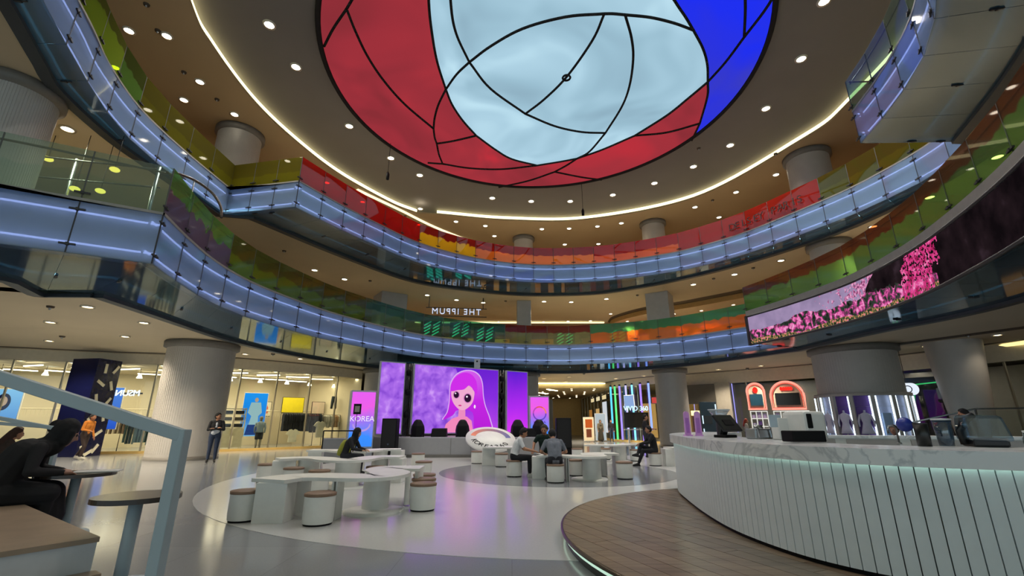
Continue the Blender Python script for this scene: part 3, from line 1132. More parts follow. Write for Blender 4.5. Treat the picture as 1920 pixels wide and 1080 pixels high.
def rack(x, y, rz, L, top, cols, label, what, group, count, glen=0.85):
    """clothes rail with each garment a thing of its own"""
    t = thing('garment_rack', label, 'clothes rail', (x, y, 0), rz)
    fr = mat('rail_black', '26221c', 0.4, 0.4)
    MB().tube([(-L / 2, 0, 0), (-L / 2, 0, top), (L / 2, 0, top), (L / 2, 0, 0)], 0.02, 6).build('frame', fr, t)
    for e in (-1, 1):
        MB().box((e * L / 2, 0, 0.02), (0.06, 0.5, 0.04)).build('foot', fr, t)
    meshes = [garment_mesh(glen * random.uniform(0.9, 1.05), 0.46, mat('cloth_' + c, c, 0.9, var=0.12)) for c in cols]
    for i in range(count):
        lx = -L / 2 + 0.12 + (L - 0.24) * (i + 0.5) / count
        g = put('garment', random.choice(meshes), None, (x + lx * math.cos(rz), y + lx * math.sin(rz), top - 0.09), (0, 0, rz + random.uniform(-0.15, 0.15)))
        tag(g, what + ', ' + ORD[i] + ' from the left', 'garment', group)


rack(-12.7, 28.6, 0.85, 2.6, 1.95, ['17181a', '1f2022', '3a4040', '121214'], 'long black clothes rail behind the shop window near the stage', 'dark garment hanging on the long rail near the stage', 'dark garments on the long rail', 18, 1.0)
rack(-12.0, 30.7, 0.9, 1.8, 1.9, ['d8c8a4', 'c9a070', 'bcb8a4', 'e0dcc8'], 'clothes rail of pale garments at the back of the shop near the stage', 'pale garment on the rail nearest the stage', 'pale garments by the stage', 12, 0.7)
rack(-18.9, 24.2, 0.5, 1.6, 1.55, ['5e7a78', '74908c', '4c6468', '8a9c98'], 'clothes rail of grey-green garments beside the navy pillar', 'grey-green garment hanging beside the navy pillar', 'grey-green garments by the navy pillar', 11, 1.1)
rack(-21.6, 26.6, 0.45, 2.6, 1.7, ['c8bca0', 'a09078', '6f5a48'], 'clothes rail deep in the shop at the left', 'beige garment on the rail deep in the shop at the left', 'beige garments at the left', 12, 0.8)

# white shelf frames beside the thick column
t = thing('shelf_unit', 'pale metal shelf unit with folded clothes beside the thick column', 'shelf', (-15.5, 26.2, 0), 0.75)
for e in (-0.55, 0.55):
    for f in (-0.25, 0.25):
        MB().box((e, f, 1.1), (0.05, 0.05, 2.2)).build('post', mat('shelf_cream', 'e3d6b2', 0.5), t)
for z in (0.25, 1.15, 1.5, 1.85, 2.15):
    MB().box((0, 0, z), (1.15, 0.55, 0.04)).build('shelf', mat('shelf_cream', 'e3d6b2', 0.5), t)
for i, z in enumerate((1.2, 1.55, 1.9)):
    for e in (-0.28, 0.28):
        o = MB().box((0, 0, 0.09), (0.42, 0.4, 0.18)).build('folded_clothes', mat('cloth_dark%d' % i, ['1a1a1c', '4c4438', '2c2c30'][i], 0.9), None, 0.04, (-15.5 + e * math.cos(0.75), 26.2 + e * math.sin(0.75), z - 0.02), 0.75)
        tag(o, ('left' if e < 0 else 'right') + ' folded clothes pile on the ' + ['lower', 'middle', 'top'][i] + ' board of the pale shelf unit', 'clothes', 'folded clothes on the pale shelf unit')
for e in (-0.3, 0.3):
    g = put('garment', garment_mesh(0.95, 0.5, mat('cloth_sand', 'b9ad8c', 0.9)), None, (-15.5 + e * math.cos(0.75) + 0.2, 26.2 + e * math.sin(0.75) - 0.2, 1.08), (0, 0, 0.75 + 1.4))
    tag(g, ('left' if e < 0 else 'right') + ' sand coloured garment hanging under the pale shelf unit', 'garment', 'sand garments under the shelf unit')


def tee(x, y, z, rz, m, label, w=0.56, h=0.72):
    o = [(-0.1, 0), (-w / 2 + 0.06, -0.04), (-w / 2 - 0.12, -0.26), (-w / 2 + 0.02, -0.33), (-w / 2 + 0.06, -0.22), (-w / 2 + 0.05, -h), (w / 2 - 0.05, -h), (w / 2 - 0.06, -0.22), (w / 2 - 0.02, -0.33), (w / 2 + 0.12, -0.26), (w / 2 - 0.06, -0.04), (0.1, 0), (0.05, -0.05), (-0.05, -0.05)]
    n = len(o)
    tri = geometry.tessellate_polygon([[Vector((a, b, 0)) for a, b in o]])
    vs = [(a, -0.05, b) for a, b in o] + [(a, 0.05, b) for a, b in o]
    fs = [tuple(q) for q in tri] + [tuple(i + n for i in q[::-1]) for q in tri] + [(i, (i + 1) % n, (i + 1) % n + n, i + n) for i in range(n)]
    ob = MB().add(vs, fs).build('tee_shirt', m, None, 0, (x, y, z), rz)
    return tag(ob, label, 'shirt')


M_TEE = mat('cloth_white', 'e9dfc0', 0.9)
tee(-12.85, 27.9, 1.05, 0.85, M_TEE, 'cream t-shirt hung low at the left of the dark rail')
tee(-11.75, 29.0, 1.5, 0.85, M_TEE, 'cream t-shirt hung high at the right of the dark rail', 0.56, 0.95)
# hanging jeans
t = thing('hanging_jeans', 'dark jeans hanging high in the shop window', 'trousers', (-11.9, 31.2, 2.3), 0.8)
for e in (-0.1, 0.1):
    MB().tube([(e * 0.7, 0, 0.8), (e, 0, 0.5), (e * 1.3, 0, 0)], [0.1, 0.1, 0.08], 8).build('leg', mat('denim_dark', '2c3a40', 0.9), t)
MB().tube([(0, 0, 0.8), (0, 0, 1.9)], 0.01, 5).build('cord', M_CHARCOAL, t)

# posters and light boxes
def poster(x, y, z, w, h, rz, label, m, frame=True, name='poster', cat='poster', depth=0.08):
    t = thing(name, label, cat, (x, y, z), rz)
    MB().box((0, 0, 0), (w, 0.012, h)).build('picture', m, t).location = (0, -depth / 2 - 0.008, 0)
    MB().box((0, 0, 0), (w + 0.06, depth, h + 0.06)).build('backing', M_WHITE if frame else M_CHARCOAL, t)
    return t


def gradient_emit(name, stops, strength, axis='Z', noise=0.0):
    m, nt, b, out = new_mat(name)
    nt.nodes.remove(b)
    tc = nt.nodes.new('ShaderNodeTexCoord')
    se = nt.nodes.new('ShaderNodeSeparateXYZ')
    nt.links.new(tc.outputs['Generated'], se.inputs[0])
    ra = nt.nodes.new('ShaderNodeValToRGB')
    el = ra.color_ramp.elements
    while len(el) < len(stops):
        el.new(0.5)
    for i, (p, c) in enumerate(stops):
        el[i].position = p
        el[i].color = (*lin(c), 1)
    src = se.outputs[axis]
    if noise:
        no = nt.nodes.new('ShaderNodeTexNoise')
        no.inputs['Scale'].default_value = 1.6
        nt.links.new(tc.outputs['Generated'], no.inputs['Vector'])
        ma = nt.nodes.new('ShaderNodeMath')
        ma.operation = 'MULTIPLY_ADD'
        ma.inputs[1].default_value = noise
        nt.links.new(no.outputs['Fac'], ma.inputs[0])
        nt.links.new(src, ma.inputs[2])
        s2 = nt.nodes.new('ShaderNodeMath')
        s2.operation = 'SUBTRACT'
        s2.inputs[1].default_value = noise / 2
        nt.links.new(ma.outputs[0], s2.inputs[0])
        src = s2.outputs[0]
    nt.links.new(src, ra.inputs['Fac'])
    e = nt.nodes.new('ShaderNodeEmission')
    e.inputs[1].default_value = strength
    nt.links.new(ra.outputs['Color'], e.inputs[0])
    nt.links.new(e.outputs[0], out.inputs[0])
    return m


def flat(poly, m, parent, name, y=-0.06, th=0.004):
    """flat print: an outline in the x-z plane of its parent"""
    n = len(poly)
    tri = geometry.tessellate_polygon([[Vector((p[0], p[1], 0)) for p in poly]])
    vs = [(p[0], y, p[1]) for p in poly] + [(p[0], y + th, p[1]) for p in poly]
    fs = [tuple(q) for q in tri] + [(i, i + n, (i + 1) % n + n, (i + 1) % n) for i in range(n)]
    return MB().add(vs, fs).build(name, m, parent)


def ell(cx, cz, rx, rz_, n=28, rot=0.0):
    return [(cx + rx * math.cos(a) * math.cos(rot) - rz_ * math.sin(a) * math.sin(rot), cz + rx * math.cos(a) * math.sin(rot) + rz_ * math.sin(a) * math.cos(rot)) for a in [2 * math.pi * i / n for i in range(n)]]


SKY_P = gradient_emit('poster_sky', [(0, '7fc0f0'), (0.35, '3c86d8'), (0.6, '1f8cf0'), (1, '1f9cff')], 1.1)
t = poster(-15.7, 28.6, 1.9, 1.25, 2.5, 0.55, 'glowing blue fashion light box behind the standing mannequin', SKY_P, True, 'light_box', 'light box')
flat(ell(0.05, 0.85, 0.1, 0.13), emit('p_skin', 'd8b89c', 0.8), t, 'face')
flat([(-0.22, 0.7), (0.3, 0.7), (0.42, 0.1), (0.25, -0.1), (0.3, -0.9), (-0.25, -0.9), (-0.12, -0.1), (-0.34, 0.1)], emit('p_cloth', 'a9d0d8', 0.9), t, 'figure')
flat([(-0.25, -0.6), (0.32, -0.6), (0.22, -1.2), (-0.35, -1.2)], emit('p_jean', '2a4a90', 0.8), t, 'trousers', -0.065)
t = poster(-14.7, 31.4, 2.55, 1.3, 0.95, 0.6, 'plain bright yellow poster above the dark clothes rail', mat('poster_yellow', 'f2dc10', 0.6), False)
t = poster(-16.6, 31.6, 2.3, 0.6, 0.9, 0.6, 'pale poster with a red figure left of the yellow poster', mat('poster_cream', 'e8dcc0', 0.6), False)
flat(ell(0, 0.15, 0.1, 0.22, 18, 0.5) , mat('poster_red', 'd05a3c', 0.6), t, 'figure')
flat(ell(0.02, -0.2, 0.18, 0.1, 18), mat('poster_red', 'd05a3c', 0.6), t, 'figure')
t = poster(-13.2, 31.9, 2.3, 0.8, 0.9, 0.7, 'pale pinkish poster right of the yellow poster', mat('poster_pink', 'e8d4bc', 0.6), False)
BLUE_P = gradient_emit('poster_blue', [(0, '3060e0'), (0.5, '4f86f4'), (1, '5f96f8')], 0.95)
t = poster(-21.5, 24.6, 2.15, 1.5, 2.1, 0.4, 'blue light box with a dancer beside the navy pillar', BLUE_P, True, 'light_box', 'light box')
DK = emit('p_dark', '22284c', 0.7)
flat([(-0.7, 0.3), (-0.25, 0.42), (-0.05, 0.62), (0.12, 0.62), (0.3, 0.3), (0.65, -0.1), (0.58, -0.16), (0.25, 0.12), (0.15, -0.1), (0.2, -0.75), (0.05, -0.75), (-0.05, -0.2), (-0.25, -0.7), (-0.38, -0.65), (-0.2, 0.0), (-0.22, 0.28), (-0.68, 0.22)], emit('p_pale', 'a8b8e0', 0.8), t, 'figure')
flat(ell(0.05, 0.74, 0.1, 0.14), DK, t, 'hair')
t = poster(-26.0, 23.6, 2.3, 1.9, 1.5, 0.3, 'pale blue light box with a portrait at the far left of the shop', gradient_emit('poster_pale', [(0, '5fa0e8'), (1, '8fd0ff')], 1.0), True, 'light_box', 'light box')
flat(ell(0.25, 0.12, 0.3, 0.42), DK, t, 'hair', -0.058)
flat(ell(0.25, 0.15, 0.17, 0.24), emit('p_skin', 'd8b89c', 0.8), t, 'face', -0.064)
t = thing('wall_sign', 'backward white glowing letters in the shop beside the navy pillar', 'sign', (-20.2, 24.2, 2.88), 0.12)
put('lettering', text_mesh('MSUNG', 0.44, 0.03, emit('sign_white', 'eaf6ff', 1.6), mirror=True), t, (0, 0, 0), (R(90), 0, 0))
MB().box((0, 0.06, 0), (1.7, 0.02, 0.08)).build('rail', M_CHARCOAL, t)
# balustrade rail inside the shop
t = thing('balustrade', 'low cream slatted rail at the back of the clothes shop', 'railing', (0, 0, 0))
line = [p - m * 5.2 for p, m in zip(P, nn)]
MB().tube([p + Vector((0, 0, 2.15)) for p in line], 0.03, 5).build('top_rail', M_CREAM, t)
sl_m = MB().box((0, 0, 0), (0.03, 0.03, 0.35)).mesh('slat', M_CREAM)
for q in resample(line, 110):
    put('slat', sl_m, t, (q.x, q.y, 1.97))
# shop mannequin
def mannequin(x, y, rz, label, top, bottom, body):
    t = thing('mannequin', label, 'mannequin', (x, y, 0), rz)
    MB().lathe([(0, 1.78), (0.07, 1.76), (0.1, 1.66), (0.07, 1.55), (0.055, 1.48)], 12).build('head', body, t)
    MB().lathe([(0.05, 1.5), (0.2, 1.42), (0.22, 1.25), (0.18, 1.05), (0.21, 0.88), (0.0, 0.86)], 14).build('shirt', top, t)
    for e in (-1, 1):
        MB().tube([(e * 0.2, 0, 1.4), (e * 0.27, 0, 1.12), (e * 0.26, -0.05, 0.85)], [0.065, 0.05, 0.035], 8).build('arm', top, t)
        MB().tube([(e * 0.1, 0, 0.9), (e * 0.1, 0, 0.5)], [0.12, 0.1], 8).build('shorts_leg', bottom, t)
        MB().tube([(e * 0.1, 0, 0.5), (e * 0.1, 0, 0.08), (e * 0.1, -0.12, 0.04)], [0.07, 0.045, 0.04], 8).build('leg', body, t)
    MB().lathe([(0, 0.03), (0.25, 0.03), (0.25, 0)], 18).build('base', M_STEEL, t)


mannequin(-14.6, 27.5, 0.5, 'mannequin in a grey-blue shirt and dark shorts in the shop window', mat('cloth_slate', '7d8c90', 0.9), mat('cloth_ink', '1e2226', 0.9), mat('mann_skin', '8a826c', 0.6))

# ---------------------------------------------------------------- right-hand shops and corridor
PR = [(8.4, 56), (8.4, 39), (10.3, 34.6), (12.4, 33)]
Pr, nr = shop_front(PR, 2.0, 'glazed front of the neon-striped shop by the corridor', GL_SHOP)
PR2 = [(12.4, 33), (17.7, 27.6), (20.3, 22.8), (22.5, 16), (22, 8), (20, 2)]
MIRR = mat('mirror_front', '6c685f', 0.12, 0.3)
Pq, nq = shop_front(PR2, 2.0, 'long grey shop front behind the bar counter', GL_SHOP, 3.95)
M_TAUPE = mat('taupe_wall', '9b9488', 0.7, var=0.05)
bq = [p - m * 6.0 for p, m in zip(Pq, nq)]
mb = MB()
strip_mesh(mb, bq, bq, 0, 4.3)
struct('wall_shop_right', mb, M_TAUPE, 'taupe back wall of the shops behind the bar', 'wall')
br_ = [(9.4, 56), (16.5, 44), (19, 38)]
mb = MB()
strip_mesh(mb, [vec((15.5, 56)), vec((15.5, 38)), vec((16.6, 37.5))], [vec((15.5, 56)), vec((15.5, 38)), vec((16.6, 37.5))], 0, 4.3, False)
struct('wall_shop_neon', mb, mat('wall_gold', 'b08c4c', 0.7), 'golden back wall of the neon-striped shop', 'wall')
sp = thing('shop_fill_light', 'broad fill lights added over the corridor and the shops behind the bar', 'lamp')  # area lights added to brighten the corridor and these shops
for x, y, s, w, c in [(12, 42, 4, 160, (1, .85, .6)), (18.5, 31.5, 3.5, 90, (1, .95, .88)), (22.5, 26, 4, 60, (1, .92, .82)), (5, 44, 5, 800, (1, .84, .56)), (5, 53, 5, 800, (1, .84, .56)), (25, 17, 5, 60, (1, .88, .7))]:
    area('panel', (x, y, 4.3), (s, s), w, sp, c)
MB().box((12, 42, 4.34), (0.6, 0.6, 0.02)).build('fill_plate', M_WHITE, sp)

# neon tubes
G = 'neon tubes on the shop front'
for i, (x0, x1, yb, c) in enumerate([(1143, 1149, 826, '58c8ff'), (1151, 1157, 826, '5cf07c'), (1160, 1166, 827, '9a86ff'), (1171, 1178, 827, 'b8b0f0'), (1183, 1190, 828, '84dcf0'), (1199, 1206, 829, '9a7af0'), (1215, 1222, 812, '8aa4ff')]):
    f = (x0 - 1143) / 82
    q = vec((8.3, 38.4)).lerp(vec((10.25, 34.2)), f)
    X = (x1 - 960) / F
    d = q.y * CS
    xx = X * (q.y * CS - 1.4 * SN)
    z0 = 0.15 if yb > 820 else 0.9
    names = ['cyan', 'green', 'violet', 'pale lilac', 'aqua', 'purple', 'blue']
    t = thing('neon_light', names[i] + ' vertical neon tube on the shop front by the corridor', 'neon tube', (xx, q.y - 0.35, 0), 0, G)
    MB().tube([(0, 0, z0), (0, 0, 4.25)], 0.075, 8).build('tube', emit('neon_' + names[i].replace(' ', '_'), c, 1.5), t)
    MB().box((0, 0, 4.3), (0.14, 0.14, 0.12)).build('cap', M_CHARCOAL, t)
G = 'thin violet tubes on the grey shop front'
for i, (x, c) in enumerate([(1299, 'a9a0e0'), (1321, '9a8ad8'), (1345, 'bcb4d8'), (1374, 'a8a4ff')]):
    u = (x - 960) / F
    # on the line (12.4,33)-(17.7,27.6)
    y = (33 + 12.4 * 1.019) / (1 + 1.019 * u * CS * 1.0)
    o = MB().tube([(0, 0, 0.1), (0, 0, 3.9)], 0.035, 6).build('neon_light', emit('neon_thin%d' % i, c, 1.0), None, 0, (u * y * CS + 0.1, y - 0.35, 0))
    tag(o, 'thin violet upright tube on the grey shop front, ' + ['first', 'second', 'third', 'fourth'][i] + ' from the column', 'neon tube', G)

# VIVID 360 counter screen
t = thing('shop_sign', 'white glowing letters over a dark screen by the neon tubes', 'sign', (8.85, 33.6, 0), 0)
put('lettering', text_mesh('VIVID 360', 0.46, 0.04, emit('sign_ice', 'c8f0ff', 1.5)), t, (0, -0.08, 2.38), (R(90), 0, 0), (0.9, 1, 1))
MB().box((0, 0, 1.6), (1.75, 0.12, 1.05)).build('screen', mat('screen_dark', '141210', 0.25), t)
MB().box((0, 0.02, 0.95), (1.8, 0.3, 0.06)).build('shelf', M_WHITE, t)
for e in (-0.6, 0.75):
    MB().box((e, 0.05, 0.47), (0.1, 0.1, 0.94)).build('leg', M_WHITE, t)
t = poster(9.1, 36.2, 3.0, 0.9, 0.9, -0.9, 'pale blue lit panel behind the neon tubes', emit('panel_blue', '9cbcf0', 0.8), True, 'light_box', 'light box')
t = poster(11.4, 36.4, 3.1, 1.0, 0.45, -0.8, 'red and blue glowing sign behind the neon tubes', emit('panel_rb', '3a5cf0', 0.9), False, 'light_box', 'light box')
flat([(-0.5, -0.22), (0.0, -0.22), (0.0, 0.22), (-0.5, 0.22)], emit('panel_red', 'e84a4a', 0.9), t, 'red_half')
t = poster(11.0, 37.6, 1.6, 1.2, 2.6, -0.8, 'warm lit doorway panel behind the neon tubes', emit('panel_warm', 'd8a860', 0.7), False, 'light_box', 'light box')

# corridor
mb = MB()
strip_mesh(mb, [vec((1.7, 33)), vec((1.7, 57))], [vec((1.7, 33)), vec((1.7, 57))], 0, 4.7, False)
strip_mesh(mb, [vec((1.7, 57)), vec((8.4, 57))], [vec((1.7, 57)), vec((8.4, 57))], 0, 4.7, False)
struct('wall_corridor', mb, mat('corridor_wall', 'd0b478', 0.6), 'golden walls of the corridor beside the stage', 'wall')
struct('ceiling_corridor', MB().box((5.05, 48.2, 4.45), (6.7, 17.6, 0.4)), mat('corridor_ceiling', 'c2ab80', 0.8), 'lower ceiling of the corridor beside the stage', 'ceiling')
o = MB().box((4.8, 39.3, 4.62), (6.2, 0.1, 0.06)).build('strip_lamp', LED_WARM)
tag(o, 'long warm light strip across the mouth of the corridor', 'light strip')
G = 'lamps in the corridor'
for i in range(9):
    for x in (3.2, 5.2, 7.2):
        row = 'left' if x < 4 else 'middle' if x < 6 else 'right'
        o = MB().lathe([(0, 0), (0.09, 0)], 10).build('corridor_lamp', LENS, None, 0, (x + 0.3 * math.sin(i * 2.1), 40.5 + i * 1.9, 4.235))
        o.rotation_euler = (math.pi, 0, 0)
        tag(o, 'small round lamp in the corridor ceiling, ' + ORD[i] + ' of the ' + row + ' row', 'lamp', G)
for x, y, a, l in [(3.6, 41.5, 0.5, 'nearer slanted light bar in the corridor ceiling'), (3.0, 46, 0.6, 'farther slanted light bar in the corridor ceiling')]:
    o = MB().box((0, 0, 0), (0.14, 2.2, 0.05), -a).build('bar_lamp', LED_WARM, None, 0, (x, y, 4.22))
    tag(o, l, 'lamp')
for i, (x, y, z, w, h, c, l) in enumerate([(8.25, 41.5, 3.6, 1.8, 0.35, 'ffe9b0', 'nearest lit strip sign on the corridor wall'), (8.25, 44.5, 3.6, 1.8, 0.35, 'fff0c0', 'second lit strip sign on the corridor wall'), (8.25, 47.5, 3.6, 1.8, 0.35, 'ffe9b0', 'third lit strip sign on the corridor wall'),
                                          (8.25, 41.5, 1.9, 1.9, 2.6, 'e8eef4', 'white lit shop panel on the corridor wall'), (8.25, 45.0, 1.5, 1.8, 2.4, 'd8b070', 'golden lit shop window in the corridor'), (8.25, 49.0, 1.5, 1.8, 2.4, 'b07838', 'brown lit shop window in the corridor')]):
    t = poster(x, y, z, w, h, R(-90), l, emit('corr_%d' % i, c, 0.75), False, 'light_box', 'light box')
t = poster(5.9, 36.5, 0.95, 0.75, 1.7, 0, 'poster stand with an orange picture in the corridor', mat('stand_cream', 'e4d4b4', 0.6), True, 'poster_stand', 'poster stand')
flat([(-0.25, 0.1), (0.28, 0.1), (0.28, 0.72), (-0.25, 0.72)], emit('stand_orange', 'e06a30', 0.8), t, 'picture_top')
flat([(-0.2, -0.6), (0.2, -0.6), (0.2, 0.0), (-0.2, 0.0)], emit('stand_brown', 'a0583c', 0.6), t, 'picture_low')
t = poster(7.0, 37.5, 1.1, 0.8, 2.0, 0, 'tall white lit stand in the corridor', emit('stand_white', 'd4e0e4', 0.7), True, 'poster_stand', 'poster stand')
t = poster(3.1, 40, 1.7, 0.7, 3.2, 0, 'tall black panel in the corridor', mat('panel_black', '101010', 0.4), False, 'display_board', 'board')

# neon arches, shelves, kiosk behind the bar
def arch_sign(x, y, rz, w, h, z, label, scr, txt):
    t = thing('arch_sign', label, 'sign', (x, y, z), rz)
    pts = [(-w / 2, 0), (-w / 2, h - w * 0.5)] + [(w / 2 * math.cos(a), h - w * 0.5 + w * 0.5 * math.sin(a)) for a in [math.pi - math.pi * i / 16 for i in range(1, 16)]] + [(w / 2, h - w * 0.5), (w / 2, 0)]
    n = len(pts)
    flat([p for p in pts], mat('arch_board', 'b8aa98', 0.7), t, 'board', 0.02, 0.08)
    MB().tube([(p[0], -0.06, p[1]) for p in pts], 0.06, 8, closed=True).build('neon_outline', emit('neon_coral', 'ff9a86', 1.3), t)
    MB().tube([(p[0] * 0.88, -0.04, 0.07 + p[1] * 0.9) for p in pts], 0.025, 6, closed=True).build('neon_inner', emit('neon_red_soft', 'ff6a58', 1.0), t)
    MB().box((0, -0.03, h * 0.36), (w * 0.72, 0.08, h * 0.44)).build('screen', scr, t)
    if txt:
        for k in range(5):
            flat(ell(-0.26 + 0.13 * k, h * 0.74, 0.075, 0.11), emit('neon_red', 'ff2a20', 1.6), t, 'neon_mark', -0.06)
    else:
        flat(ell(0, h * 0.74, 0.14, 0.18), emit('neon_red', 'ff2a20', 1.6), t, 'emblem', -0.06)
    return t


arch_sign(15.05, 28.7, -0.55, 0.95, 1.55, 2.2, 'narrow coral neon arch with a red emblem behind the bar', mat('screen_teal', '12384a', 0.3), None)
arch_sign(16.55, 28.0, -0.45, 1.75, 1.6, 2.2, 'wide coral neon arch with a dark screen behind the bar', mat('screen_dark', '141210', 0.25), True)
for x, y, w, l in [(15.05, 28.65, 0.9, 'narrow white lattice shelf under the coral neon arch'), (16.6, 27.95, 1.8, 'wide white lattice shelf under the coral neon arch')]:
    t = thing('lattice_shelf', l, 'shelf', (x, y, 0), -0.5)
    wl = emit('shelf_glow', 'f4f2e8', 0.85)
    n = 3 if w < 1 else 5
    for i in range(n + 1):
        MB().box((-w / 2 + w * i / n, 0, 1.05), (0.05, 0.3, 2.1)).build('upright', wl, t)
    for z in (0.3, 0.75, 1.2, 1.65, 2.08):
        MB().box((0, 0, z), (w, 0.3, 0.05)).build('shelf', wl, t)
    for i in range(n):
        for z in (0.33, 0.78, 1.23, 1.68):
            if random.random() < 0.65:
                h = random.uniform(0.15, 0.34)
                o = MB().box((0, 0, h / 2), (0.18, 0.14, h)).build('boxed_goods', mat('goods_%d' % random.randint(0, 2), random.choice(['5a3a80', '2c2440', '8a7aa0']), 0.6), None, 0.01, (x + (-w / 2 + w * (i + .5) / n) * math.cos(-.5), y + (-w / 2 + w * (i + .5) / n) * math.sin(-.5), z - 0.005), -0.5)
                tag(o, 'small dark box on the ' + ('narrow' if w < 1 else 'wide') + ' lattice shelf, ' + {0.33: 'bottom', 0.78: 'second', 1.23: 'third', 1.68: 'top'}[z] + ' row, ' + ORD[i] + ' bay', 'box', 'boxes on the white lattice shelves')
t = thing('kiosk', 'tall dark kiosk with glowing white edges behind the pink stands', 'kiosk', (12.6, 30.2, 0), -0.2)
MB().box((0, 0, 1.35), (1.0, 0.4, 2.7)).build('body', mat('kiosk_navy', '10202c', 0.3), t, 0.02)
wl = emit('kiosk_glow', 'd8f0ff', 1.2)
MB().box((0.44, -0.22, 2.2), (0.07, 0.03, 0.7)).build('glow_bar', wl, t)
MB().box((-0.4, -0.22, 1.6), (0.06, 0.03, 0.5)).build('glow_bar', wl, t)
MB().box((-0.4, -0.22, 0.75), (0.06, 0.03, 0.6)).build('glow_bar', wl, t)
MB().box((-0.1, -0.22, 1.6), (0.5, 0.03, 0.5)).build('screen', mat('screen_dark', '141210', 0.25), t)
t = thing('easel_stand', 'dark red stand with a glowing top beside the column', 'stand', (11.7, 30.0, 0))
MB().box((0, 0, 0.9), (0.4, 0.2, 1.8)).build('board', mat('stand_red', '4a1a18', 0.5), t)
MB().box((0, 0, 2.0), (0.5, 0.15, 0.3)).build('lamp_head', emit('stand_glow', 'fff0b0', 1.5), t)
t = poster(19.0, 26.6, 1.9, 1.1, 0.85, -0.75, 'blue and green glowing screen left of the display column', emit('scr_blue', '1c20f4', 1.0), False, 'screen', 'screen')
flat([(-0.5, -0.4), (0.1, -0.4), (0.1, -0.05), (-0.5, -0.05)], emit('scr_green', '58f028', 1.0), t, 'green_half')
t = thing('counter_shelf', 'low dark shelf under the blue and green screen', 'shelf', (18.8, 26.4, 0), -0.75)
MB().box((0, 0, 0.55), (1.6, 0.4, 1.1)).build('body', M_CHARCOAL, t, 0.02)
MB().box((0, 0, 1.12), (1.7, 0.5, 0.05)).build('top', M_WHITE, t)
# grey partition between the thin tubes and the arches
struct('wall_partition', MB().box((14.05, 30.9, 2.0), (0.95, 0.2, 4.0), -0.75), M_TAUPE, 'narrow taupe wall beside the neon arches', 'wall')
struct('wall_partition_dark', MB().box((13.0, 32.0, 3.3), (2.2, 0.15, 1.3), -0.77), mat('smoked_panel', '5c5852', 0.3), 'smoked panel above the kiosk', 'wall')

# conical white-grey pillar and things at the far right
t = thing('column', 'tapering grey column further right behind the blender', 'column', (18.75, 19.2, 0))
MB().lathe([(0.55, 0), (0.95, Z1)], 40).build('shaft', M_COLUMN, t)
MB().lathe([(0.58, 0), (0.6, 0.14), (0.5, 0.14)], 40).build('plinth', M_COLCAP, t)
o = MB().tube([Vector(at(1722, 669, Z1 - 0.05)), Vector(at(1820, 656, Z1 - 0.05)), Vector(at(1930, 640, Z1 - 0.05))], 0.11, 6).build('cove_lamp', emit('led_gold', 'ffe79a', 1.4))
tag(o, 'golden light line in the ceiling at the far right', 'light strip')
o = MB().box((0, 0, 0), (5.5, 0.5, 0.02)).build('ceiling_gap', M_DARK, None, 0, (17.6, 17.9, Z1 - 0.012), R(-66))
tag(o, 'dark recess strip in the ceiling at the far right', 'ceiling recess', None, 'structure')
G = 'ceiling lamps'
for x, y in [(1722, 686), (1784, 686)]:
    p = at(x, y, Z1)
    downlight(p[0], p[1], p[2], 0.12, ('left' if x < 1750 else 'right') + ' round downlight in the ceiling right of the display column', 'downlights right of the display column', 15)
t = thing('hanging_sign', 'white rounded hanging sign with a dark ring beside the display column', 'sign', (18.2, 21.9, 2.92), -0.35)
pts = [(-1.6, -0.28), (0.55, -0.28)] + [(0.55 + 0.28 * math.cos(a), 0.28 * math.sin(a)) for a in [-math.pi / 2 + math.pi * i / 12 for i in range(1, 12)]] + [(0.55, 0.28), (-1.6, 0.28)]
flat(pts, emit('sign_paper', 'e8f2ff', 1.0), t, 'face', -0.04, 0.08)
MB().tube([(0.4 + 0.15 * math.cos(a), -0.05, 0.15 * math.sin(a)) for a in [2 * math.pi * i / 20 for i in range(20)]], 0.022, 6, closed=True).build('ring_mark', mat('ink_blue', '2c4068', 0.5), t)
put('lettering', text_mesh('NT', 0.24, 0.006, mat('ink_blue', '2c4068', 0.5)), t, (0.05, -0.05, 0), (R(90), 0, 0))
for e in (-1.2, 0.4):
    MB().tube([(e, 0, 0.28), (e, 0, Z1 - 2.92)], 0.012, 5).build('cord', M_CHARCOAL, t)
# dark shop with green light lines behind
t = thing('dark_booth', 'black booth outlined with green light lines right of the display column', 'booth', (20.6, 23.2, 0), -0.9)
MB().box((0, 0, 1.8), (2.4, 0.3, 3.6)).build('body', mat('booth_black', '0a0c10', 0.4), t)
for a, b, c in [((-1.1, 0.2), (-0.7, 3.2), 'ff9a70'), ((-0.9, 0.2), (-0.45, 3.2), '2cc060'), ((-0.75, 0.2), (-0.3, 3.2), '2cc060'), ((-0.3, 3.25), (1.1, 3.35), '40d078')]:
    MB().tube([(a[0], -0.18, a[1]), (b[0], -0.18, b[1])], 0.03, 5).build('light_line', emit('line_' + c, c, 0.9), t)
t = thing('brown_cabinet', 'brown lit cabinet at the far right edge', 'cabinet', (21.2, 17.2, 0), R(-100))
MB().box((0, 0, 1.7), (3.4, 0.4, 3.4)).build('body', mat('cab_brown', '3a2a1c', 0.5), t)
for i in range(3):
    MB().box((-1.05 + i * 1.05, -0.22, 2.45), (0.95, 0.04, 0.9)).build('lit_panel', emit('cab_glow', 'a87840', 0.6), t)
MB().box((0, -0.5, 0.55), (3.6, 0.8, 1.1)).build('counter', mat('cab_dark', '141210', 0.5), t)
t = thing('glass_barrier', 'steel tube barrier with glass behind the bar counter', 'barrier')
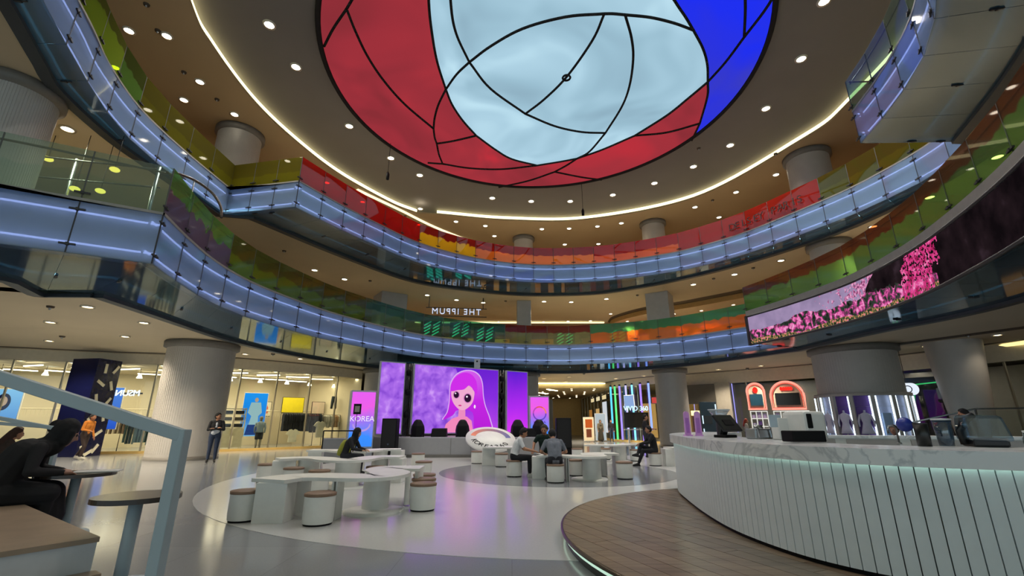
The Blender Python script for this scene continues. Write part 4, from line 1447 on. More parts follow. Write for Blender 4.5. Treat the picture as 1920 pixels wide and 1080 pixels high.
pts = [(13.3, 15.8, 1.4), (15.4, 15.6, 1.85), (19.5, 15.2, 1.9)]
MB().tube(pts, 0.03, 6).build('top_rail', M_STEEL, t)
for q in (pts[0], pts[1], pts[2], (17.4, 15.4, 1.88)):
    MB().tube([q, (q[0], q[1], 0)], 0.035, 6).build('post', M_STEEL, t)
a, b = Vector((15.4, 15.6, 0)), Vector((19.5, 15.2, 0))
put('glass_pane', unit_box(GL_SHOP), t, ((a + b) / 2 + Vector((0, 0, 1.0))), (0, 0, math.atan2((b - a).y, (b - a).x)), ((b - a).length - 0.1, 0.015, 1.6))

# display cases around the thick right column
vit = thing('display_column', 'ring of lit glass display cases around the thick right column', 'display case', (15.6, 20.8, 0))
M_VIO = mat('case_violet', '6a4a9c', 0.6)
M_PALE = mat('case_pale', 'b8c0e0', 0.6)
TUBE = emit('case_tube', 'dff2ff', 2.2)
MB().lathe([(1.78, 2.5), (1.78, 2.62), (1.6, 2.62)], 40).build('top_band', M_COLUMN, vit)
MB().lathe([(1.78, 0.0), (1.78, 0.75), (1.6, 0.75)], 40).build('base_band', M_WHITE, vit)
face = math.atan2(-20.8, -15.6)
for i in range(-3, 4):
    a = face + i * 0.42
    a1 = a + 0.21
    MB().lathe([(1.64, 0.75), (1.64, 2.5)], 6, (0, 0, 0), True, a - 0.17, a + 0.17).build('back_panel', M_VIO if i in (-1, 0) else M_PALE, vit)
    MB().box((1.7 * math.cos(a1), 1.7 * math.sin(a1), 1.62), (0.2, 0.14, 1.76), a1).build('upright', M_COLUMN, vit)
    for e in (-0.15, 0.15):
        if i in (-3, -2, 1, 2, 3) or e > 0:
            MB().tube([(1.76 * math.cos(a + e), 1.76 * math.sin(a + e), 0.8), (1.76 * math.cos(a + e), 1.76 * math.sin(a + e), 2.48)], 0.03, 6).build('light_tube', TUBE, vit)
    MB().lathe([(1.64, 2.05), (1.8, 2.05)], 6, (0, 0, 0), True, a - 0.17, a + 0.17).build('shelf', M_WHITE, vit)
for i, l in [(-2, 'white dress on a form in the leftmost display case'), (-1, 'pale jacket on a form in the left violet display case'), (0, 'white shirt on a form in the right violet display case'), (1, 'folded pale cloth in the right-hand display case')]:
    a = face + i * 0.42
    r = 1.74
    t = thing('dress_form', l, 'dress form', (15.6 + r * math.cos(a), 20.8 + r * math.sin(a), 0.75), a + math.pi / 2)
    M_DR = mat('dress_white', 'd8d6ea', 0.85)
    if i < 1:
        MB().tube([(0, 0, 1.16), (0, 0, 1.05)], [0.035, 0.045], 8).build('neck', M_DR, t)
        mbd = MB().lathe([(0.05, 1.06), (0.17, 1.0), (0.18, 0.85), (0.13, 0.65), (0.19, 0.42), (0.25, 0.22), (0, 0.22)], 16)
        mbd.v = [(x, y * 0.35, z) for x, y, z in mbd.v]
        mbd.build('dress', M_DR, t)
        for e in (-1, 1):
            MB().tube([(e * 0.17, 0, 0.98), (e * 0.26, 0, 0.7), (e * 0.25, 0, 0.5)], [0.05, 0.045, 0.035], 6).build('sleeve', M_DR, t)
        MB().tube([(0, 0, 0.25), (0, 0, 0)], 0.02, 6).build('stand', M_STEEL, t)
    else:
        MB().box((0, 0, 0.6), (0.34, 0.1, 0.9)).build('cloth', mat('cloth_ice', 'a8c4e8', 0.8), t, 0.03)
        MB().box((0, 0, 0.07), (0.3, 0.12, 0.14)).build('goods', M_CHARCOAL, t)

# ---------------------------------------------------------------- upper galleries: sign, coves, shops
t = thing('hanging_sign', 'backward hanging white letters on rails in the lower gallery', 'sign')
c0 = at(806, 580, 7.9)
t.location = (-3.85, 30.6, 8.78)
t.rotation_euler = (0, 0, 0.12)
put('lettering', text_mesh('THE IPPUM', 0.58, 0.05, emit('sign_cool', 'dfe8ff', 0.9), mirror=True, spacing=1.25), t, (0, 0, 0), (R(90), 0, 0))
put('lettering_side', text_mesh('THE IPPUM', 0.58, 0.04, mat('sign_black', '101014', 0.5), mirror=True, spacing=1.25), t, (0.05, 0.08, 0.0), (R(90), 0, 0))
for z in (0.28, -0.3):
    MB().box((0, 0.1, z), (4.2, 0.05, 0.05)).build('rail', M_CHARCOAL, t)
for e in (-1.9, 1.85):
    MB().tube([(e, 0.1, 0.28), (e, 0.1, Z2 - 8.78)], 0.03, 5).build('cord', M_CHARCOAL, t)
o = MB().box((0, 0, 0), (17, 0.25, 0.08)).build('cove_lamp', emit('led_pale', 'fff0b8', 1.5), None, 0, (-0.5, 38.6, Z2 - 0.1))
tag(o, 'pale light strip along the far ceiling of the lower gallery', 'light strip')
# curved bulkhead at the right of the lower gallery
cv = crom([vec(at(x, y, Z2)[:2]) for x, y in [(1142, 606), (1150, 598), (1180, 588), (1220, 579), (1280, 570), (1340, 559), (1410, 545), (1480, 528)]], 6)
mb = MB()
strip_mesh(mb, cv, cv, Z2 - 0.35, Z2)
struct('ceiling_bulkhead', mb, mat('bulk_warm', 'c8a468', 0.8), 'curved bulkhead under the lower gallery ceiling', 'ceiling')
mb = MB()
ins = [p + (Vector((CX, CY, 0)) - p).normalized() * 0.9 for p in cv]
strip_mesh(mb, cv, ins, Z2 - 0.004, Z2 - 0.004)
struct('trim_1', mb, M_DARK, 'dark curved recess line in the lower gallery ceiling', 'trim')
G = 'lit shops along the back of the lower gallery'
cols = ['d88a3c', 'f0a850', 'ffb860', 'b8743c', 'e8c890', 'c0603c']
for i, a in enumerate(range(14, 170, 12)):
    rr = 24.2
    x, y = CX + rr * math.cos(R(a)), CY + rr * math.sin(R(a))
    t = thing('gallery_shop', 'lit shop window at the back of the lower gallery, ' + ORD[i] + ' from the right', 'shop window', (x, y, Z1T), R(a + 90) + math.pi, G)
    MB().box((0, 0, 1.4), (3.8, 0.2, 2.6)).build('window', emit('gs_%d' % (i % 6), cols[i % 6], 0.75 if a < 70 else 0.4), t)
    MB().box((0, 0.0, 2.9), (4.1, 0.5, 0.4)).build('sign_band', mat('gs_band', '8a3a2c', 0.6), t)
    for e in (-1.9, 0, 1.9):
        MB().box((e, -0.12, 1.4), (0.08, 0.1, 2.7)).build('mullion', M_CHARCOAL, t)
    for k in range(3):
        MB().box((-1.2 + k * 1.2, -0.3, 0.6), (0.7, 0.3, 1.2)).build('display', mat('gs_disp%d' % k, ['e8e0d0', '6a3028', '2c3a30'][k], 0.7), t)
G = 'lit shops along the back of the upper gallery'
for i, a in enumerate(range(10, 172, 16)):
    rr = 22.2
    x, y = CX + rr * math.cos(R(a)), CY + rr * math.sin(R(a))
    t = thing('gallery_shop', 'lit shop window at the back of the upper gallery, ' + ORD[i] + ' from the right', 'shop window', (x, y, Z2T), R(a + 90) + math.pi, G)
    MB().box((0, 0, 1.4), (4.6, 0.2, 2.6)).build('window', emit('gu_%d' % (i % 3), ['e8a860', 'd88848', 'f0c080'][i % 3], 0.5), t)
    MB().box((0, 0.0, 2.95), (4.8, 0.4, 0.5)).build('sign_band', mat('gu_band', 'a0603c', 0.6), t)
G = 'teal neon line reflections in the lower gallery'
for i, (x, y) in enumerate([(808, 616), (863, 618), (908, 627), (1058, 635), (1157, 632)]):
    Y = 31.5
    u = (x - 960) / F
    v = (540 - y) / F
    tt = Y / (CS - v * SN)
    t = thing('neon_sign', 'slanted teal bars for a neon reflection in the lower gallery, ' + ['first', 'second', 'third', 'fourth', 'fifth'][i] + ' from the left', 'neon sign', (u * tt, Y, H + (SN + v * CS) * tt), 0, G)
    nm = emit('neon_teal', '3cf0c8', 1.4)  # glowing bars on an added board stand for reflected neon light
    for k in range(4):
        for j in (-1, 1):
            c = Vector((j * 0.32 + k * 0.03, 0, -0.35 + k * 0.24))
            MB().tube([c + Vector((-0.24, 0, -0.14)), c + Vector((0.24, 0, 0.14))], 0.04, 5).build('bar', nm, t)
    MB().box((0, 0.08, 0), (1.5, 0.04, 1.1)).build('board', mat('neon_board', '1c2c28', 0.5), t)
# red letters on the upper railing glass
def on_ring(ring, s, off, z):
    """point at arc-length share s of the main upper curve"""
    seg = [q for q in ring if q[0] == 'main'][0]
    I = resample(dense(seg[1], True), 400)
    k = int(s * 400)
    d = (I[min(k + 1, 400)] - I[max(k - 1, 0)]).normalized()
    n = Vector((d.y, -d.x, 0))
    q = I[k] + n * off
    return (q.x, q.y, z), math.atan2(d.y, d.x)


t = thing('banner_lettering', 'row of dark red letters on the red railing glass', 'lettering')
word = 'DELSEY PARIS'
for i, ch in enumerate(word):
    if ch == ' ':
        continue
    p, a = on_ring(RING2, 0.716 + 0.0087 * i, 0.11, Z2T + 0.52)
    put('letter', text_mesh(ch, 0.52, 0.012, mat('letter_red', '360605', 0.7), 'letter'), t, p, (R(90), 0, a))
# hanging microphones
for x, y, l in [(727, 330, 'small black hanging device left under the ceiling'), (1093, 398, 'small black hanging device at the middle under the ceiling')]:
    p = at(x, y, 13.6)
    t = thing('hanging_microphone', l, 'microphone', (p[0], p[1], 13.6))
    MB().lathe([(0, -0.25), (0.08, -0.2), (0.09, 0.1), (0.03, 0.25), (0, 0.25)], 10).build('body', M_BLACK, t)
    MB().tube([(0, 0, 0.2), (0, 0, ZC + 0.42 - 13.6)], 0.012, 5).build('cable', M_BLACK, t)

# globes standing for reflected downlights and a curved handrail behind the landing at the left
def atY(x, y, Y):
    u, v = (x - 960) / F, (540 - y) / F
    tt = Y / (CS - v * SN)
    return Vector((u * tt, Y, H + (SN + v * CS) * tt))


G = 'warm globes for reflected downlights behind the left landing'
for i, (x, y, Y) in enumerate(sorted([(47, 325, 12.5), (90, 298, 12), (188, 358, 12.5), (215, 318, 12), (60, 330, 13), (140, 354, 12)])):
    p = atY(x, y, Y)
    t = thing('reflection_globe', 'warm yellow globe for a reflected downlight behind the left landing, ' + ORD[i] + ' from the left', 'lamp', p, 0, G)
    MB().sphere((0, 0, 0), 0.1, 12, 8, (1.3, 1.3, 0.7)).build('globe', emit('reflection_glow', 'ffb820' if i % 2 else 'ffe060', 2.0), t)  # added glowing globe stands for a downlight mirrored in the glass
    MB().tube([(0, 0, 0.06), (0, 0, Z2 - p.z)], 0.01, 5).build('cord', M_CHARCOAL, t)
t = thing('curved_handrail_stand', 'curved bronze handrail behind the corner of the left landing', 'handrail')
MB().tube(crom([atY(325, 322, 10.2), atY(365, 338, 10.8), atY(398, 362, 11.2), atY(414, 388, 11.3), atY(415, 408, 11.2)], 6), 0.035, 8).build('rail', mat('handrail_bronze', '5a5046', 0.35, 0.6), t)
p = atY(365, 338, 10.8)
MB().tube([p, (p.x, p.y, Z1T)], 0.02, 6).build('post', M_STEEL, t)
for k in range(2):
    a, b = atY(0, 285 + k * 40, 11.5), atY(300, 318 + k * 34, 12.5)
    MB().tube([a, b], 0.025, 6).build('rail', M_CHARCOAL, t)
for x, y in [(140, 315), (70, 300), (295, 330)]:
    p = atY(x, y, 12)
    MB().tube([(p.x, p.y, Z1T), (p.x, p.y, p.z + 0.3)], 0.05, 6).build('post', M_STEEL, t)

# small dark sprinkler heads in the ceilings
G = 'sprinkler heads'
SPR = MB().lathe([(0, -0.06), (0.09, -0.05), (0.1, 0)], 12).mesh('rosette', M_DARK)
SPS = MB().lathe([(0, -0.12), (0.03, -0.11), (0.03, -0.05)], 8).mesh('nozzle', M_STEEL)
for nm, z, pts in (('upper gallery', ZC, [(296, 57), (345, 135), (407, 186), (275, 8), (1310, 278), (1336, 375), (1454, 288), (760, 405)]), ('lower gallery', Z2, [(694, 526), (1412, 502), (1338, 522), (1195, 553), (948, 564), (533, 470)]), ('ground floor', Z1, [(117, 630), (95, 574), (512, 663), (1815, 627), (1401, 690), (1095, 700)])):
    for i, (x, y) in enumerate(sorted(pts)):
        p = at(x, y, z)
        t = thing('sprinkler_head', 'small dark sprinkler head in the ' + nm + ' ceiling, ' + ORD[i] + ' from the left', 'sprinkler', p, 0, G)
        put('rosette', SPR, t)
        put('nozzle', SPS, t)

# ================================================================ FLOWER SCREEN ON THE LOWER GALLERY
def flower_material():
    m, nt, b, out = new_mat('flower_picture')
    nt.nodes.remove(b)
    N, Lk = nt.nodes, nt.links
    uv = N.new('ShaderNodeUVMap')
    se = N.new('ShaderNodeSeparateXYZ')
    Lk.new(uv.outputs[0], se.inputs[0])

    def math_(op, a, b_=None, c=None):
        n = N.new('ShaderNodeMath')
        n.operation = op
        for i, x in enumerate((a, b_, c)):
            if x is None:
                continue
            if isinstance(x, (int, float)):
                n.inputs[i].default_value = x
            else:
                Lk.new(x, n.inputs[i])
        return n.outputs[0]

    def noise(scale, detail=3.0, dist=0.0):
        n = N.new('ShaderNodeTexNoise')
        n.inputs['Scale'].default_value = scale
        n.inputs['Detail'].default_value = detail
        n.inputs['Distortion'].default_value = dist
        Lk.new(uv.outputs[0], n.inputs['Vector'])
        return n.outputs['Fac']

    def ramp(fac, stops):
        r = N.new('ShaderNodeValToRGB')
        el = r.color_ramp.elements
        while len(el) < len(stops):
            el.new(0.5)
        for i, (p, c) in enumerate(stops):
            el[i].position = p
            el[i].color = (*lin(c), 1)
        Lk.new(fac, r.inputs[0])
        return r.outputs[0]

    def mix(f, a, b_):
        x = N.new('ShaderNodeMixRGB')
        Lk.new(f, x.inputs[0])
        for i, c in ((1, a), (2, b_)):
            if isinstance(c, str):
                x.inputs[i].default_value = (*lin(c), 1)
            else:
                Lk.new(c, x.inputs[i])
        return x.outputs[0]

    u, v = se.outputs[0], se.outputs[1]
    big, fine, vf = noise(0.55), noise(5.5, 4, 0.6), noise(13, 2)
    flowers = ramp(fine, [(0.3, '141612'), (0.44, '38443a'), (0.5, '8a3a6a'), (0.56, 'f060b0'), (0.66, 'ffb0dc')])
    flow2 = ramp(vf, [(0.36, '20261c'), (0.5, '5a6a48'), (0.58, 'e09a58'), (0.66, 'f070b0')])
    low = math_('LESS_THAN', v, math_('MULTIPLY_ADD', big, 1.1, 0.02))
    sky = ramp(noise(1.3), [(0.3, '8f80a4'), (0.7, 'b8a0c8')])
    pinkcanopy = math_('GREATER_THAN', math_('ADD', math_('MULTIPLY', fine, 0.9), math_('MULTIPLY', u, 0.085)), 0.9)
    base = mix(pinkcanopy, sky, ramp(vf, [(0.35, '6a3a58'), (0.5, 'd878b0'), (0.65, 'f8c0e0')]))
    scene_l = mix(low, base, mix(math_('GREATER_THAN', math_('ADD', math_('MULTIPLY', v, 0.8), math_('MULTIPLY', big, 0.5)), 0.34), flow2, flowers))
    rock = math_('GREATER_THAN', math_('ADD', math_('MULTIPLY_ADD', big, 2.2, -1.1), math_('MULTIPLY', math_('SUBTRACT', u, math_('MULTIPLY', v, 1.6)), 0.9)), 4.4)
    dark = ramp(noise(1.7, 5), [(0.35, '120d10'), (0.6, '241a1e'), (0.75, '3a2c34')])
    lowrock = math_('MULTIPLY', rock, math_('GREATER_THAN', math_('ADD', v, math_('MULTIPLY', fine, 0.5)), math_('SUBTRACT', 1.35, math_('MULTIPLY', u, 0.09))))
    c = mix(lowrock, scene_l, dark)
    dk = math_('GREATER_THAN', math_('ADD', u, big), 9.5)
    c = mix(dk, c, dark)
    tr = math_('LESS_THAN', math_('ABSOLUTE', math_('SUBTRACT', math_('ADD', u, math_('MULTIPLY', v, -0.5)), 8.1)), math_('MULTIPLY_ADD', noise(2.2), 1.3, 0.1))
    tree = math_('MULTIPLY', tr, math_('GREATER_THAN', vf, 0.46))
    c = mix(tree, c, ramp(fine, [(0.35, 'b0205c'), (0.55, 'f04a98'), (0.7, 'ff9ccc')]))
    e = N.new('ShaderNodeEmission')
    Lk.new(c, e.inputs[0])
    e.inputs[1].default_value = 0.85
    Lk.new(e.outputs[0], out.inputs[0])
    return m


seg = [q for q in RING1 if q[0] == 'screen'][0]
I = resample(dense(seg[1], True), 90)
nI = normals(I)
fs_ = thing('flower_screen', 'long curved screen of pink blossom on the lower gallery edge', 'screen')
me = bpy.data.meshes.new('picture')
vs, fc, uvs = [], [], []
acc = [0.0]
for i in range(1, len(I)):
    acc.append(acc[-1] + (I[i] - I[i - 1]).length)
for i, p in enumerate(I):
    q = p + nI[i] * 0.03
    vs += [(q.x, q.y, Z1 - 0.02), (q.x, q.y, Z1T + 0.02)]
for i in range(len(I) - 1):
    fc.append((2 * i, 2 * i + 2, 2 * i + 3, 2 * i + 1))
me.from_pydata(vs, [], fc)
ul = me.uv_layers.new(name='UVMap')
for pl in me.polygons:
    for li in pl.loop_indices:
        vi = me.loops[li].vertex_index
        ul.data[li].uv = (acc[vi // 2], float(vi % 2))
me.materials.append(flower_material())
put('picture', me, fs_)
for z in (Z1 - 0.05, Z1T + 0.04):
    MB().tube([p + m * 0.03 + Vector((0, 0, z)) for p, m in zip(I, nI)], 0.045, 6).build('frame', M_CHARCOAL, fs_)
mb = MB()
strip_mesh(mb, [p + m * 0.05 for p, m in zip(I, nI)], [p + m * 0.05 for p, m in zip(I, nI)], Z1T + 0.06, Z1T + 0.3)
mb.build('upper_band', M_CAP, fs_)
q = I[0] + nI[0] * 0.03
MB().box((q.x, q.y, (Z1 + Z1T) / 2), (0.12, 0.12, 1.3)).build('end_frame', M_CHARCOAL, fs_)

def smooth_closed(pts, per=5):
    P_ = [vec(p) for p in pts]
    n = len(P_)
    out = []
    for i in range(n):
        p0, p1, p2, p3 = P_[i - 1], P_[i], P_[(i + 1) % n], P_[(i + 2) % n]
        for k in range(per):
            s = k / per
            q = 0.5 * ((2 * p1) + (p2 - p0) * s + (2 * p0 - 5 * p1 + 4 * p2 - p3) * s * s + (3 * p1 - p0 - 3 * p2 + p3) * s ** 3)
            out.append((q.x, q.y))
    return out


# ================================================================ STAGE
M_STAGE = mat('stage_grey', '9b9b9c', 0.5, var=0.03)
M_STAGETOP = mat('stage_top', 'b8b4bc', 0.15, var=0.04)
t = thing('stage', 'low grey stage in front of the purple screens', 'stage')
SP = [(-7.2, 20.9), (-5.0, 20.35), (2.3, 20.35), (2.6, 25.6), (0.6, 26.0), (-6.6, 21.2)]
MB().prism(SP, 0, 0.78).build('body', M_STAGE, t)
MB().prism(SP, 0.78, 0.82).build('deck', M_STAGETOP, t)
for x in (-2.6, -1.75, 0.2):
    MB().box((x, 20.335, 0.39), (0.012, 0.012, 0.76)).build('joint', M_COLCAP, t)
MB().box((-1.35, 20.34, 0.06), (7.3, 0.03, 0.12)).build('skirting', M_COLCAP, t)

SA, SB = vec((-5.95, 20.75)), vec((0.78, 25.35))
SD = (SB - SA).normalized()
SANG = math.atan2(SD.y, SD.x)
SL = (SB - SA).length


def purple(name, stops, sc, st=(1, 1, 1)):
    return mottled_emit(name, stops, 1.0, sc, 0.3, 2.5, st, 0.3, 0.72)


def screen(s0, s1, m, label):
    c = SA + SD * ((s0 + s1) / 2)
    t = thing('stage_screen', label, 'screen', (c.x, c.y, 2.5), SANG)
    w = s1 - s0
    MB().box((0, 0, 0), (w, 0.02, 3.1)).build('picture', m, t).location = (0, -0.09, 0)
    MB().box((0, 0, 0), (w + 0.1, 0.16, 3.2)).build('frame', M_GREY, t)
    return t, w


Pp1 = purple('screen_mauve', ['7a3cc8', '9a5ce0', 'b070ec', 'cf9cf8'], 1.9)
Pp2 = purple('screen_violet', ['6a20d8', '8a2ae8', 'b02ef0'], 0.8)
screen(0.0, 1.1, Pp1, 'narrow left mauve screen on the stage')
ts, w = screen(1.62, 6.25, Pp1, 'wide middle screen with a pink-haired girl on the stage')
screen(6.85, 8.15, gradient_emit('screen_right', [(0, 'd838f0'), (0.4, 'b02cf0'), (1, '5a20d0')], 1.0, 'Z', 0.2), 'narrow right violet screen on the stage')
# the right half of the wide screen is a deeper violet
hw = w / 2
YS = -0.106
flat([(0.15, -1.54), (hw, -1.54), (hw, 1.54), (-0.2, 1.54), (0.25, 0.6)], gradient_emit('screen_deep', [(0, 'c44cf0'), (0.5, '8c30e4'), (1, '6a22d4')], 0.95, 'Z', 0.3), ts, 'backdrop', YS)
HAIR = gradient_emit('pic_hair', [(0, 'b820d8'), (0.5, 'c828e8'), (1, 'd860f0')], 0.95, 'Z', 0.3)
HALO = emit('pic_halo', 'e0b0f8', 0.95)
SKINP = emit('pic_skin', 'f4b0d4', 0.95)
hair = [(x * 1.1, z) for x, z in [(-0.42, 0.35), (-0.38, 0.75), (-0.15, 1.15), (0.25, 1.38), (0.7, 1.4), (1.05, 1.2), (1.22, 0.8), (1.28, 0.2), (1.4, -0.3), (1.65, -0.9), (1.75, -1.54), (0.9, -1.54), (0.75, -0.6), (0.0, -0.5), (-0.25, -0.75), (-0.7, -0.95), (-0.5, -0.6), (-0.42, -0.1)]]
flat([(x * 1.05 - 0.02, max(-1.54, z * 1.03 + 0.02)) for x, z in smooth_closed(hair, 4)], HALO, ts, 'hair_glow', YS - 0.004)
flat(smooth_closed(hair, 4), HAIR, ts, 'hair', YS - 0.008)
flat([(-0.75, -1.54), (-0.62, -1.15), (-0.3, -0.9), (0.1, -0.78), (0.5, -0.8), (0.78, -1.0), (0.88, -1.54)], emit('pic_shoulder', 'f88cc0', 0.95), ts, 'shoulders', YS - 0.012)
flat([(0.05, -0.3), (0.4, -0.3), (0.42, -0.85), (0.02, -0.85)], emit('pic_neck', 'f090c4', 0.95), ts, 'neck', YS - 0.014)
flat(smooth_closed([(-0.38, 0.45), (-0.36, 0.05), (-0.2, -0.25), (0.1, -0.48), (0.42, -0.46), (0.75, -0.2), (0.88, 0.15), (0.85, 0.5), (0.4, 0.75), (-0.1, 0.72)], 4), SKINP, ts, 'face', YS - 0.016)
flat(smooth_closed([(-0.42, 0.4), (-0.38, 0.8), (-0.1, 1.15), (0.3, 1.32), (0.7, 1.25), (1.0, 0.9), (1.05, 0.3), (0.85, 0.45), (0.62, 0.72), (0.3, 0.5), (-0.05, 0.45)], 4), emit('pic_fringe', 'd430ee', 0.95), ts, 'fringe', YS - 0.02)
for cx, cz, r in ((-0.12, 0.22, 0.15), (0.52, 0.08, 0.2)):
    flat(ell(cx, cz, r * 1.2, r * 1.2), emit('pic_lid', 'd880c8', 0.9), ts, 'eye_shadow', YS - 0.02)
    flat(ell(cx, cz, r * 0.95, r), emit('pic_eye', '2a1430', 0.9), ts, 'eye', YS - 0.024)
    flat(ell(cx - 0.05, cz + 0.07, r * 0.25, r * 0.25), emit('pic_glint', 'fff0ff', 0.95), ts, 'eye_glint', YS - 0.028)
flat(ell(0.1, -0.28, 0.09, 0.035), emit('pic_lip', 'd83a8c', 0.95), ts, 'lips', YS - 0.02)
flat(ell(0.93, -0.32, 0.05, 0.09), emit('pic_glint', 'fff0ff', 0.95), ts, 'earring', YS - 0.024)
# dark trusses with lamps between the screens
for s, l in ((1.36, 'dark truss with three small lamps left of the wide screen'), (6.55, 'dark truss with small lamps right of the wide screen')):
    c = SA + SD * s
    t = thing('lighting_truss', l, 'truss', (c.x, c.y, 0.82), SANG)
    for e in (-0.17, 0.17):
        for f in (0.1, 0.4):
            MB().tube([(e, f, 0), (e, f, 3.3)], 0.03, 6).build('chord', mat('truss_grey', '4c4a4c', 0.4, 0.5), t)
    mb = MB()
    for k in range(8):
        mb.tube([(-0.17, 0.1, k * 0.4), (0.17, 0.1, k * 0.4 + 0.4)], 0.015, 5)
    mb.build('lacing', mat('truss_grey', '4c4a4c', 0.4, 0.5), t)
    MB().box((0, 0.5, 1.65), (0.5, 0.06, 3.3)).build('backcloth', mat('truss_cloth', '55525a', 0.8), t)
    for k in (0.9, 1.9, 2.8):
        MB().lathe([(0, -0.1), (0.11, -0.1), (0.13, 0.12), (0.05, 0.2), (0, 0.2)], 12).build('lamp', M_BLACK, t, 0, (0, 0.0, k))
c = SA + SD * 5.0
t = thing('small_camera_box', 'small pale box on a post above the wide screen', 'box', (c.x, c.y + 0.3, 4.1))
MB().box((0, 0, 0.25), (0.3, 0.2, 0.5)).build('body', mat('box_pale', 'a8acb4', 0.5), t)
MB().lathe([(0, 0), (0.05, 0)], 10).build('lens', M_BLACK, t, 0, (0, -0.105, 0.38)).rotation_euler = (R(90), 0, 0)
MB().box((0, 0.1, -1.6), (0.08, 0.08, 3.4)).build('post', M_GREY, t)


def totem(x, y, rz, w, h, z0, dep, label, kind):
    t = thing('totem_screen', label, 'screen', (x, y, 0), rz)
    MB().box((0, dep / 2, (z0 + h) / 2 + 0.02), (w + 0.08, dep, h + z0 + 0.1)).build('body', M_GREY, t)
    m = gradient_emit('totem_' + kind, [(0, '3a8cf8'), (0.22, '3c90ff'), (0.5, 'b070f0'), (0.7, 'f060e8'), (1, 'e860f4')], 1.0, 'Z', 0.35)
    MB().box((0, 0, 0), (w, 0.02, h)).build('picture', m, t).location = (0, -0.012, z0 + h / 2)
    if kind == 'ring':
        for k in range(24):
            a0, a1 = 2 * math.pi * k / 24, 2 * math.pi * (k + 1) / 24
            c = ['ff8a5c', 'f0605c', 'c050c0', '7a48c8', '5a4ac0', '6a50d0'][k // 4]
            flat([(0.27 * math.cos(a0), 0.27 * math.sin(a0)), (0.27 * math.cos(a1), 0.27 * math.sin(a1)), (0.33 * math.cos(a1), 0.33 * math.sin(a1)), (0.33 * math.cos(a0), 0.33 * math.sin(a0))], emit('ring_' + c, c, 0.9), t, 'ring_mark', -0.03).location = (0, 0, z0 + h * 0.6)
        put('lettering', text_mesh('KOREA', 0.18, 0.004, emit('tot_ink', '5a2a90', 0.9)), t, (0, -0.03, z0 + h * 0.38), (R(90), 0, 0))
    else:
        put('lettering', text_mesh('KOREA', 0.3, 0.004, emit('tot_white', 'f4e8ff', 1.0)), t, (0, -0.03, z0 + h * 0.5), (R(90), 0, 0))
        flat([(0.36 * math.cos(a), -0.2 + 0.3 * math.sin(a)) for a in [math.pi + math.pi * i / 14 for i in range(15)]] + [(0.3 * math.cos(a), -0.2 + 0.22 * math.sin(a)) for a in [2 * math.pi - math.pi * i / 14 for i in range(15)]], emit('tot_lilac', 'c0a0f0', 0.9), t, 'swoosh', -0.03).location = (0, 0, z0 + h * 0.5)
    return t


totem(-6.15, 19.35, 0.42, 0.92, 2.15, 0.48, 0.75, 'pink and blue totem screen at the left of the stage', 'word')
totem(1.3, 22.2, 0.1, 0.86, 1.85, 0.72, 0.3, 'pink and blue totem screen with a ring at the right of the stage', 'ring')
t = thing('plinth_block', 'grey block beside the left totem screen', 'block', (-7.35, 19.9, 0), 0.3)
MB().box((0, 0, 0.38), (0.9, 0.6, 0.76)).build('body', M_STAGE, t)
MB().box((0, 0, 0.78), (0.94, 0.64, 0.04)).build('top', M_STAGETOP, t)


def pa(x, y, h, w, label):
    t = thing('loudspeaker', label, 'loudspeaker', (x, y, 0), 0)
    MB().box((0, 0, h * 0.62), (w, 0.5, h * 0.76)).build('cabinet', M_BLACK, t, 0.02)
    MB().box((0, 0.02, h * 0.12), (w + 0.16, 0.62, h * 0.24)).build('subwoofer', M_BLACK, t, 0.02)
    MB().box((0, -0.255, h * 0.62), (w - 0.08, 0.02, h * 0.7)).build('grille', mat('grille_black', '121214', 0.8, bump=0.3, scale=120), t)
    MB().lathe([(0, 0), (0.035, 0)], 12).build('badge', mat('badge', '3a4a60', 0.4), t, 0, (0, -0.27, h * 0.36)).rotation_euler = (R(90), 0, 0)


pa(-5.05, 19.75, 1.58, 0.62, 'tall black loudspeaker at the left of the stage')
pa(2.15, 19.9, 1.6, 0.62, 'tall black loudspeaker at the right of the stage')
for x, y, l in [(-4.15, 20.9, 'covered black moving lamp at the left of the stage'), (-2.2, 21.1, 'covered black moving lamp in front of the wide screen'), (0.25, 21.2, 'covered black moving lamp behind the round sign'), (1.2, 21.1, 'covered black moving lamp in front of the ring totem')]:
    t = thing('stage_lamp', l, 'stage lamp', (x, y, 0.82))
    MB().lathe([(0.3, 0), (0.31, 0.28), (0.28, 0.45), (0.17, 0.66), (0.1, 0.72), (0, 0.73)], 8, smooth=False).build('cover', M_BLACK, t)
    MB().box((0, 0, 0.04), (0.5, 0.5, 0.08)).build('base', M_BLACK, t)
for x, y, l in [(-3.2, 20.95, 'black wedge monitor between the stage lamps'), (0.75, 21.0, 'black wedge monitor behind the seated men')]:
    t = thing('wedge_monitor', l, 'loudspeaker', (x, y, 0.82))
    MB().add([(-0.34, -0.2, 0), (0.34, -0.2, 0), (0.34, 0.25, 0), (-0.34, 0.25, 0), (-0.32, -0.1, 0.34), (0.32, -0.1, 0.34), (0.32, 0.22, 0.36), (-0.32, 0.22, 0.36)], [(0, 3, 2, 1), (4, 5, 6, 7), (0, 1, 5, 4), (1, 2, 6, 5), (2, 3, 7, 6), (3, 0, 4, 7)]).build('cabinet', M_BLACK, t, 0.02)
    MB().box((0, -0.16, 0.17), (0.56, 0.02, 0.24)).build('grille', mat('grille_black', '121214', 0.8), t).rotation_euler = (R(-16), 0, 0)

